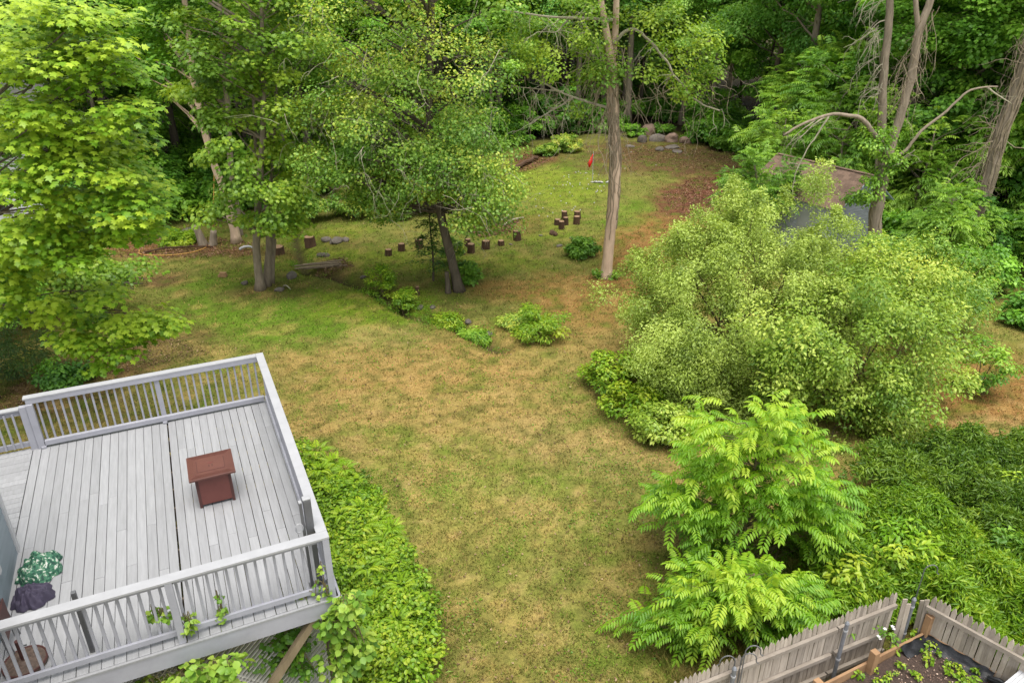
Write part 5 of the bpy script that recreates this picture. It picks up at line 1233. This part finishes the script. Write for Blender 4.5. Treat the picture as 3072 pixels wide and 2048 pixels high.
# understory shrubs along the edge of the wood
U = []
for v in range(5):
    rng = np.random.default_rng(700 + v); t = thing('undergrowth_shrub', 'x', 'shrub', (0, 0, 0)); h = (1.3, 2.2, 1.0, 3.0, 1.7)[v]; r_ = (1.2, 1.4, 1.3, 1.5, 1.0)[v]
    Cq = ellipsoid_clumps(rng, 34, (0, 0, h * .5), (r_, r_, h * .55), .35, -.7); mb = MB()
    for i in range(12): mb.tube(curve((0, 0, -.1), Cq[i], 5, .1, .04), taper(5, .025, .008), 4, False)
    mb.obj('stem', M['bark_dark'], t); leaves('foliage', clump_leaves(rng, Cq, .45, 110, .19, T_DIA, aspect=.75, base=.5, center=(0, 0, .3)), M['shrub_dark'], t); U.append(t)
us = set(); ku = 0
rng = np.random.default_rng(650)
for k in range(230):
    if k < 110: X = rng.uniform(-26, 26); Y = edge_y(X) + abs(rng.normal(0, 2.6)) + .3
    else: X = rng.uniform(-30, 34); Y = edge_y(X) + rng.uniform(3, 20)
    if 8 < X < 20 and Y < 33: continue
    if X < -12 and Y < 34.5 and X > -18: continue
    if 8.2 < X < 13.6 and Y < edge_y(X) + 3.0: continue
    v = random.randint(0, 4); s_ = random.uniform(.6, 1.25); loc = (X, Y, hz(X, Y))
    if v not in us: us.add(v); o_ = U[v]; o_.location = loc; o_.scale = (s_,) * 3
    else: o_ = dup(U[v], loc, random.uniform(0, 6.28), s_)
    o_['label'] = ('knee high', 'head high', 'low spreading', 'tall loose', 'narrow')[v] + ' undergrowth shrub ' + ('at the lawn edge' if Y < edge_y(X) + 3 else 'inside the wood') + (' on the left' if X < -5 else ' behind the far lawn' if X < 12 else ' on the right'); o_['group'] = 'undergrowth shrubs of the wood'
for X, Y, v, s_, lab in ((18.6, 28.2, 3, .9, 'tall loose shrub left of the foot of the thick leaning trunk'), (21.2, 28.6, 1, 1.0, 'head high shrub right of the foot of the thick leaning trunk'), (17.2, 25.6, 1, .8, 'head high shrub behind the right shoulder of the huge pale shrub'), (19.6, 24.2, 4, .9, 'narrow shrub beyond the blossoming shrub at the right'), (22.6, 25.6, 3, .8, 'tall loose shrub cut by the right edge of the picture'), (16.2, 30.2, 0, 1.2, 'knee high shrub behind the back corner of the shed'), (25.0, 29.5, 3, 1.0, 'tall loose shrub past the right edge under the leaning trunk'), (15.2, 25.0, 2, 1.1, 'low spreading shrub between the shed end and the pale shrub'), (17.6, 22.6, 2, .9, 'low spreading shrub above the dry brown ground at the right')):
    dup(U[v], (X, Y, hz(X, Y)), random.uniform(0, 6.28), s_, lab, 'shrubs right of the shed')
# compound leaved trees round the shed
SU = [wood_tree('x', M['sumac'], 3.6, 2.6, 2.3, .10, M['bark_grey'], 31 + v, K=40, n_per=26, comp=True, name='sumac_tree') for v in range(3)]
sm = [(13.2, 37.0, .8, 'sumac like tree with drooping leaflets left of the shed roof'), (10.2, 31.0, .72, 'small drooping leaved tree against the left end of the shed'), (15.5, 35.0, .95, 'leafy compound leaved tree directly behind the shed ridge'), (18.2, 33.0, .85, 'leafy tree between the dead forked tree and the leaning trunk'), (17.0, 38.5, 1.3, 'taller compound leaved tree behind the dead forked tree'), (22.5, 33.0, 1.2, 'compound leaved tree behind the thick leaning trunk'), (16.6, 27.6, .6, 'low drooping leaved tree right of the shed end wall'), (20.5, 26.4, .62, 'low leafy tree in front of the foot of the leaning trunk'), (24.0, 28.0, .9, 'leafy tree cut by the right edge below the leaning trunk'), (20.5, 38.0, 1.25, 'tall leafy tree deep behind the shed on the right'), (16.5, 42.5, 1.25, 'tall leafy tree far behind the left end of the shed'), (26, 34, 1.4, 'tall leafy tree at the right edge behind the leaning trunk'), (22.5, 23.8, .45, 'low leafy tree at the right edge above the dry ground')]
for i, (X, Y, s_, lab) in enumerate(sm):
    loc = (X, Y, hz(X, Y))
    if i < 3: o_ = SU[i]; o_.location = loc; o_.scale = (s_,) * 3; o_['label'] = lab
    else: dup(SU[i % 3], loc, random.uniform(0, 6.28), s_, lab)

# ------------------------------------------------------------------ logs, stumps, stones, flag
M['log'] = solid('red brown log bark', (0.1094, 0.0605, 0.0346), (0.0518, 0.0288, 0.0173), 9, .9, (1, 1, .3), .9, objvar=.3)
M['cut'] = solid('cut log face', (.34, .22, .13), (.22, .13, .075), 12, .85, objvar=.3)
M['rock'] = solid('grey field stone', (0.1771, 0.1511, 0.1270), (0.0937, 0.0780, 0.0654), 4, .9, bump=.7, objvar=.3)
M['rock_red'] = solid('reddish boulder stone', (0.2880, 0.1944, 0.1440), (0.1727, 0.1153, 0.0900), 3, .9, bump=.7, objvar=.2)
M['old_board'] = solid('grey brown old boards', (.28, .22, .15), (.17, .125, .08), 6, .9, objvar=.3)
rs = random.Random(77)
def stump(px, py, r_, h, label, lean=0, group=None):
    r_ *= .85; h *= .92; b_ = at(px, py); t = thing('log_stump', label, 'log stump', b_, rs.uniform(0, 6), group)
    n_ = 11; prof = [1 + rs.uniform(-.10, .10) for _ in range(n_)]; mb = MB()
    for z, s_ in ((-.03, 1.05), (h * .4, 1.0), (h, .97)):
        for k in range(n_): a = 2 * math.pi * k / n_; mb.v.append(Vector((math.cos(a) * r_ * prof[k] * s_ + lean * z, math.sin(a) * r_ * prof[k] * s_, z + (rs.uniform(-.012, .012) if z == h else 0))))
    for j in range(2):
        for k in range(n_): a = j * n_ + k; b2 = j * n_ + (k + 1) % n_; mb.f.append((a, b2, b2 + n_, a + n_))
    mb.obj('bark', M['log'], t)
    mb = MB(); mb.tube([(lean * (h + .001), 0, h - .01), (lean * (h + .006), 0, h + .006)], r_ * .88, 11); mb.obj('cut_face', M['cut'], t)
for a in ((1693, 658, .17, .42, 'log stump at the back of the stump cluster on the far lawn'), (1698, 674, .15, .38, 'log stump half hidden behind the front one of the stump cluster'), (1672, 674, .18, .28, 'low log stump at the left of the stump cluster'), (1685, 687, .17, .40, 'front log stump of the cluster on the far lawn'), (1733, 657, .19, .40, 'back log stump of the pair right of the stump cluster'), (1730, 672, .18, .40, 'front log stump of the pair right of the stump cluster'),
          (1552, 720, .21, .46, 'tall dark log stump standing alone at the edge of the wood chip patch'), (1503, 736, .16, .24, 'short log stump right of the row behind the centre tree'), (1457, 746, .20, .38, 'square cut log stump in the row behind the centre tree'), (1413, 758, .19, .42, 'log stump nearest the centre trunk in the row'), (1385, 763, .18, .36, 'log stump beside the right of the centre trunk'), (1402, 738, .16, .34, 'small log stump behind the row at the centre trunk'), (1415, 696, .17, .30, 'log stump farther back by the wood chips'),
          (1165, 766, .17, .28, 'dark log stump left of the hemlock sapling'), (1204, 752, .17, .34, 'leaning log stump behind the hemlock sapling'), (1258, 742, .20, .38, 'thick log stump behind the hemlock sapling'), (932, 738, .28, .45, 'wide old stump by the head of the ditch'), (833, 760, .34, .32, 'broad low stump right of the cluster stemmed maple'), (1372, 870, .10, .1, 'tiny cut stump at the foot of the centre tree'), (1254, 884, .09, .34, 'thin upright cut stem on the ditch bank')):
    stump(*a, lean=rs.uniform(-.1, .1))
# the broken cut trunk on the left
b_ = at(612, 735); t = thing('cut_trunk', 'wide split tree stump beside the pale leaning trunks', 'stump', b_)
for dx, rr_, h, ln in ((0, .17, .9, -.22), (.38, .15, .65, .15)):
    q = thick([(dx, 0, -.1), (dx + ln * .5, 0, h * .5), (dx + ln, 0, h)], 3); mb = MB(); mb.tube(q, flare(taper(len(q), rr_, rr_ * .85), q), 10, rng=random, jit=.08); mb.obj('trunk', M['bark_grey'], t, True)
def stone(px, py, sx, sy, sz, label, mat='rock', group=None, name='stone'):
    b_ = at(px, py); me = bpy.data.meshes.new(name); bm_v = []
    import bmesh
    bm = bmesh.new(); bmesh.ops.create_icosphere(bm, subdivisions=3, radius=1)
    sd2 = rs.random() * 50
    for v in bm.verts:
        f_ = .72 + .5 * float(noise(v.co.x * 1.3 + sd2, v.co.y * 1.3 + v.co.z * 1.1, 8)) + .12 * float(noise(v.co.x * 4 + sd2, v.co.y * 4 + v.co.z * 3, 9)); v.co *= f_; v.co.z = max(v.co.z, -.5)
        v.co.x *= sx; v.co.y *= sy; v.co.z *= sz
    bm.to_mesh(me); bm.free(); me.materials.append(M[mat]); o_ = bpy.data.objects.new(name, me); col.objects.link(o_)
    o_.location = b_ + Vector((0, 0, sz * .35)); o_.rotation_euler.z = rs.uniform(0, 6); return tag(o_, label, name, group)
for a in ((1947, 402, .62, .5, .55, 'large reddish boulder at the far edge of the lawn', 'rock_red', None, 'boulder'), (1926, 426, .33, .33, .36, 'round pale boulder left of the large reddish boulder', 'rock', None, 'boulder'), (1972, 423, .58, .34, .34, 'slanting grey boulder in front of the large reddish boulder', 'rock', None, 'boulder'), (2015, 425, .5, .4, .4, 'smaller tan boulder right of the slanting boulder', 'rock_red', None, 'boulder'), (2060, 428, .45, .4, .35, 'last boulder of the row toward the dark woods', 'rock_red', None, 'boulder'),
          (1978, 450, .5, .3, .14, 'flat grey stone lying in front of the boulders'), (2015, 445, .6, .3, .16, 'longer flat stone in front of the tan boulder'), (1890, 441, .3, .2, .12, 'flat stone left of the boulders'), (2030, 456, .4, .3, .1, 'lowest flat stone nearest the bare leaf litter'), (876, 833, .20, .16, .2, 'dark upright stone right of the cluster stemmed maple'), (838, 872, .16, .12, .1, 'small stone at the foot of the cluster stemmed maple'), (735, 852, .14, .12, .1, 'grey stone left of the cluster stemmed maple'), (970, 768, .24, .16, .1, 'mossy stone above the board pile'), (1010, 727, .34, .22, .17, 'heap stone on the rubble beyond the wide stump'), (1035, 722, .2, .16, .12, 'pale stone on the right of the rubble'), (980, 722, .22, .18, .13, 'dark stone on the left of the rubble'), (570, 712, .4, .3, .32, 'blue grey stone in the litter on the left'),
          (1660, 703, .28, .16, .13, 'brown log chunk shaped stone below the stump cluster', 'log'), (1680, 738, .16, .1, .06, 'flat stone on the lawn left of the round shrub'), (1712, 715, .08, .06, .05, 'tiny white stone on the lawn above the round shrub'), (1532, 734, .09, .06, .05, 'tiny pale stone beside the short log stump'), (1622, 708, .09, .06, .05, 'tiny pale stone left of the log chunk')):
    stone(*a)
b_ = at(669, 830); MBb = MB(); MBb.box((-.16, -.09, 0), (.16, .09, .10)); MBb.box((-.10, -.08, .101), (.14, .07, .18)); o_ = bevel(MBb.obj('brick', M['cedar']), .01); o_.location = b_; tag(o_, 'small orange brown block lying on the left lawn', 'block')
def pole(name, label, cat, pa, pb, r_, mat, parts=0):
    a = at(*pa); b2 = at(*pb); a.z += r_; b2.z += r_; q = curve(a, b2, 7, .1, .015, rs); mb = MB(); mb.tube(q, taper(7, r_, r_ * .7), 7); return tag(mb.obj(name, mat), label, cat)
pole('fallen_branch', 'thick rotten branch lying on the red litter at the far lawn edge', 'branch', (1536, 516), (1612, 480), .15, M['log'])
pole('fallen_branch', 'upper pale fallen branch beside the wood chip patch', 'branch', (1495, 672), (1545, 643), .05, M['twig'])
pole('fallen_branch', 'lower pale fallen branch beside the wood chip patch', 'branch', (1513, 678), (1570, 656), .05, M['twig'])
pole('pipe', 'white plastic pipe lying on the litter left of the maple stems', 'pipe', (720, 752), (762, 748), .06, M['trim'])
pole('fallen_branch', 'thin branch lying in the red litter on the left', 'branch', (430, 760), (640, 742), .04, M['log'])
pole('fallen_branch', 'short stick lying right of the cluster stemmed maple', 'branch', (850, 862), (872, 870), .03, M['twig'])
M['hose'] = solid('orange yellow hose', (.50, .28, .06), (.42, .22, .05), 5, .6, bump=0)
hp = [at(*p) + Vector((0, 0, .03)) for p in ((418, 752), (425, 765), (500, 768), (580, 758), (630, 738), (642, 722))] + [at(642, 722) + Vector((.15, -.1, .9)), at(650, 718) + Vector((.25, -.1, 2.0)), at(656, 716) + Vector((.3, 0, 2.9))]
mb = MB(); mb.tube(thick(hp, 4), .022, 6); tag(mb.obj('garden_hose', M['hose']), 'orange yellow hose running along the litter and up the pale trunk', 'hose')
b_ = at(962, 806); t = thing('board_pile', 'loose pile of old grey brown boards lying beside the ditch', 'board pile', b_)
for k in range(9):
    a = R(18) + rs.uniform(-.12, .12); p_ = Vector((rs.uniform(-.25, .25), rs.uniform(-.3, .3) + .02 * k, .03 + .035 * (k // 2))); d_ = Vector((math.cos(a), math.sin(a), 0)) * rs.uniform(.55, .95)
    MB().bar(p_ - d_, p_ + d_, rs.uniform(.07, .13), .03).obj('board', M['old_board'], t)
rng = np.random.default_rng(801)
def debris(name, label, cat, poly, n, size, mat, z=.03, asp=.4):
    q = ground_pts(poly, n); P = np.stack([q[:, 0], q[:, 1], height(q[:, 0], q[:, 1]) + z], 1)
    return tag(leaves(name, leaf_arrays(P, rng.normal(size=(n, 3)) * .45 + [0, 0, 1], rng.normal(size=(n, 3)), rng.uniform(.4, 1.2, n) * size, T_DIA, rng.random(n), asp), mat), label, cat, kind='stuff')
M['red_chips'] = leafmat('red brown litter', (.07, .03, .02), (.17, .08, .05), (.34, .20, .14), 0, .9, .1)
M['dead_leaf'] = leafmat('dead leaves', (.06, .035, .02), (.14, .085, .045), (.30, .21, .12), .1, .8, .2)
debris('wood_chips', 'pink brown wood chips spread at the edge of the wood', 'wood chips', [(1410, 690), (1500, 650), (1560, 660), (1530, 700), (1440, 715)], 1500, .13, M['red_chips'])
debris('wood_chips', 'pale chip rubble around the board pile', 'wood chips', [(940, 830), (960, 790), (1030, 770), (1060, 800), (1000, 835)], 700, .12, M['dead_leaf'])
debris('leaf_litter', 'red brown leaf litter near the shed on the far right of the lawn', 'leaf litter', [(1980, 590), (2090, 530), (2220, 540), (2200, 640), (2060, 660)], 2600, .13, M['red_chips'])
debris('leaf_litter', 'dark leaf litter along the far edge of the lawn', 'leaf litter', [(1700, 455), (1960, 440), (2230, 450), (2200, 520), (1900, 490)], 2600, .13, M['dead_leaf'])
debris('leaf_litter', 'red brown litter under the trees on the left', 'leaf litter', [(200, 770), (300, 715), (560, 700), (800, 735), (780, 765), (560, 775)], 3200, .11, M['red_chips'])
debris('leaf_litter', 'brown dead leaves on the ground behind the deck', 'leaf litter', [(0, 1200), (150, 1090), (500, 1010), (640, 1060), (300, 1130), (100, 1220)], 2600, .08, M['dead_leaf'])
debris('leaf_litter', 'reddish litter with the rotten branch at the far left lawn edge', 'leaf litter', [(1520, 500), (1560, 465), (1660, 460), (1640, 490), (1560, 520)], 900, .13, M['red_chips'])
b_ = at(325, 868); t = thing('brush_heap', 'small heap of dark branches on the left lawn', 'brush heap', b_)
for k in range(16):
    a = rs.uniform(-.5, .5); p_ = Vector((rs.uniform(-.6, .6), rs.uniform(-.3, .3), rs.uniform(.02, .3))); d_ = Vector((math.cos(a), math.sin(a), rs.uniform(-.15, .15))) * rs.uniform(.4, .9)
    MB().tube(curve(p_ - d_, p_ + d_, 5, .1, .05, rs), .025, 5).obj('branch', M['bark_dark'], t)
# practice green flag, tray, balls
b_ = at(1777, 548); t = thing('golf_flag', 'red flag on a thin white pole standing on the far lawn', 'flag', b_)
MB().tube([(0, 0, 0), (-.02, 0, 1.75)], .014, 8).obj('pole', M['trim'], t)
M['red'] = solid('red flag cloth', (.75, .02, .015), (.62, .015, .012), 6, .7, bump=0)
V = []; 
for i in range(7):
    for j in range(4):
        u, v = i / 6, j / 3; V.append((-.03 - .30 * u * (1 - .35 * v) + 0.02 * v, .05 * math.sin(u * 7), 1.62 - .55 * u - .42 * v * (1 - .45 * u)))
o_ = build('flag', V, [(i * 4 + j, i * 4 + j + 1, (i + 1) * 4 + j + 1, (i + 1) * 4 + j) for i in range(6) for j in range(3)], M['red'], t, smooth=True); sdm = o_.modifiers.new('solidify', 'SOLIDIFY'); sdm.thickness = .006
M['plastic'] = solid('white plastic scraps', (0.528, 0.515, 0.508), (0.396, 0.383, 0.370), 8, .6, bump=0)
b_ = at(1800, 549); t = thing('plastic_heap', 'heap of white plastic pieces on the lawn at the foot of the flag', 'plastic heap', b_)
for k in range(22):
    x_ = rs.uniform(-.45, .65) if k < 17 else rs.uniform(.7, 1.15); mb = MB(); mb.tube([(x_ - .08, rs.uniform(-.08, .08), .05), (x_, rs.uniform(-.08, .08), .05 + rs.uniform(0, .06)), (x_ + .08, rs.uniform(-.08, .08), .04)], [.02, .05, .02], 6); mb.obj('plastic_piece', M['plastic'], t)
import bmesh as _b
bm = _b.new(); _b.ops.create_icosphere(bm, subdivisions=1, radius=.034); me = bpy.data.meshes.new('golf_ball'); bm.to_mesh(me); bm.free(); me.materials.append(M['plastic'])
for k in range(62):
    c_ = rs.choice(((1730, 555, 22, 5), (1735, 525, 30, 8), (1680, 600, 40, 22), (1610, 575, 60, 25), (1850, 500, 60, 30), (1700, 640, 50, 20), (1800, 570, 30, 8)))
    b_ = at(c_[0] + rs.gauss(0, c_[2]), c_[1] + rs.gauss(0, c_[3])); o_ = bpy.data.objects.new('golf_ball', me); col.objects.link(o_); o_.location = b_ + Vector((0, 0, .03)); tag(o_, 'white golf ball lying on the far lawn', 'golf ball', 'golf balls scattered on the far lawn')
# neighbour's white house glimpsed through the leaves on the far left
nb = thing('white_house', 'white house glimpsed through the maple leaves at the far left', 'house', (-24.5, 33.5, hz(-24.5, 33.5)), R(12))
M['white_wall'] = solid('white siding', (0.488, 0.488, 0.495), (0.422, 0.422, 0.436), 4, .6, bump=.05)
MB().box((-4, -3, -.3), (4, 3, 4.2)).obj('wall', M['white_wall'], nb)
MB().prism([(-3.4, 4.2), (3.4, 4.2), (0, 6.4)], -4.3, 4.3, Matrix(((0, 0, 1), (1, 0, 0), (0, 1, 0)))).obj('roof', M['roofing'], nb)
for x_ in (-2.4, 0, 2.2):
    wn = MB().box((x_ - .5, -3.05, 1.4), (x_ + .5, -3.002, 2.9)).obj('window', M['trim'], nb); MB().box((x_ - .42, -3.06, 1.48), (x_ + .42, -3.0505, 2.82)).obj('pane', M['glass'], wn)

rng = np.random.default_rng(905)
x, y = scatter_px(rng, 30000, 600, 2500, 700, 2200)
k_ = (wood_mask(x, y) < .2) & (noise(x * 1.1, y * 1.1, 91) + .5 * noise(x * 5, y * 5, 92) > .78) & (y < 40); x, y = x[k_], y[k_]
P = np.stack([x, y, height(x, y) + .025], 1); n_ = len(P)
tag(leaves('lawn_weeds', leaf_arrays(P, rng.normal(size=(n_, 3)) * .35 + [0, 0, 1], rng.normal(size=(n_, 3)), rng.uniform(.025, .06, n_) * (.6 + .02 * np.hypot(y, HC)), T_DIA, np.clip(rng.normal(.3, .22, n_), 0, 1), .7), M['weed_bright']), 'low broad leaved weeds scattered through the lawn', 'weeds', kind='stuff')
x, y = scatter_px(rng, 5200, 300, 2700, 520, 2200)
k_ = wood_mask(x, y) < .2; x, y = x[k_], y[k_]; P = np.stack([x, y, height(x, y) + .035], 1); n_ = len(P)
tag(leaves('fallen_leaves', leaf_arrays(P, rng.normal(size=(n_, 3)) * .5 + [0, 0, 1], rng.normal(size=(n_, 3)), rng.uniform(.03, .075, n_) * (.6 + .02 * np.hypot(y, HC)), T_DIA, rng.random(n_), .6), M['dead_leaf']), 'dry fallen leaves dotted over the lawn', 'fallen leaves', kind='stuff')

# weeds and stones along the ditch
rng = np.random.default_rng(931)
seg = rng.integers(2, len(DITCH) - 1, 900); tt = rng.random((900, 1))
q = DITCH[seg] * (1 - tt) + DITCH[seg + 1] * tt + rng.normal(size=(900, 2)) * .34
q = q[(noise(q[:, 0] * 1.3, q[:, 1] * 1.3, 95) > .58) & (dist_poly(q[:, 0], q[:, 1], DITCH) > .22)]
cover('weeds', 'ragged low weeds growing along both banks of the ditch', 'weeds', q, .0, .35, 12, .085, T_DIA, M['weed_bright'], .3, seed=33, base=.35, rad=.14, upb=.3, rnd=.7, droop=-.05)
for px, py, a_, lab in ((1262, 925, .16, 'dark wet stone in the ditch near its bend'), (1300, 948, .13, 'small wet stone in the ditch below the centre tree'), (1405, 985, .15, 'grey stone on the ditch bank left of its end'), (1470, 1020, .14, 'brown stone at the end of the ditch'), (1090, 835, .14, 'stone at the bend of the ditch below the board pile')):
    stone(px, py, a_, a_ * .7, a_ * .5, lab)
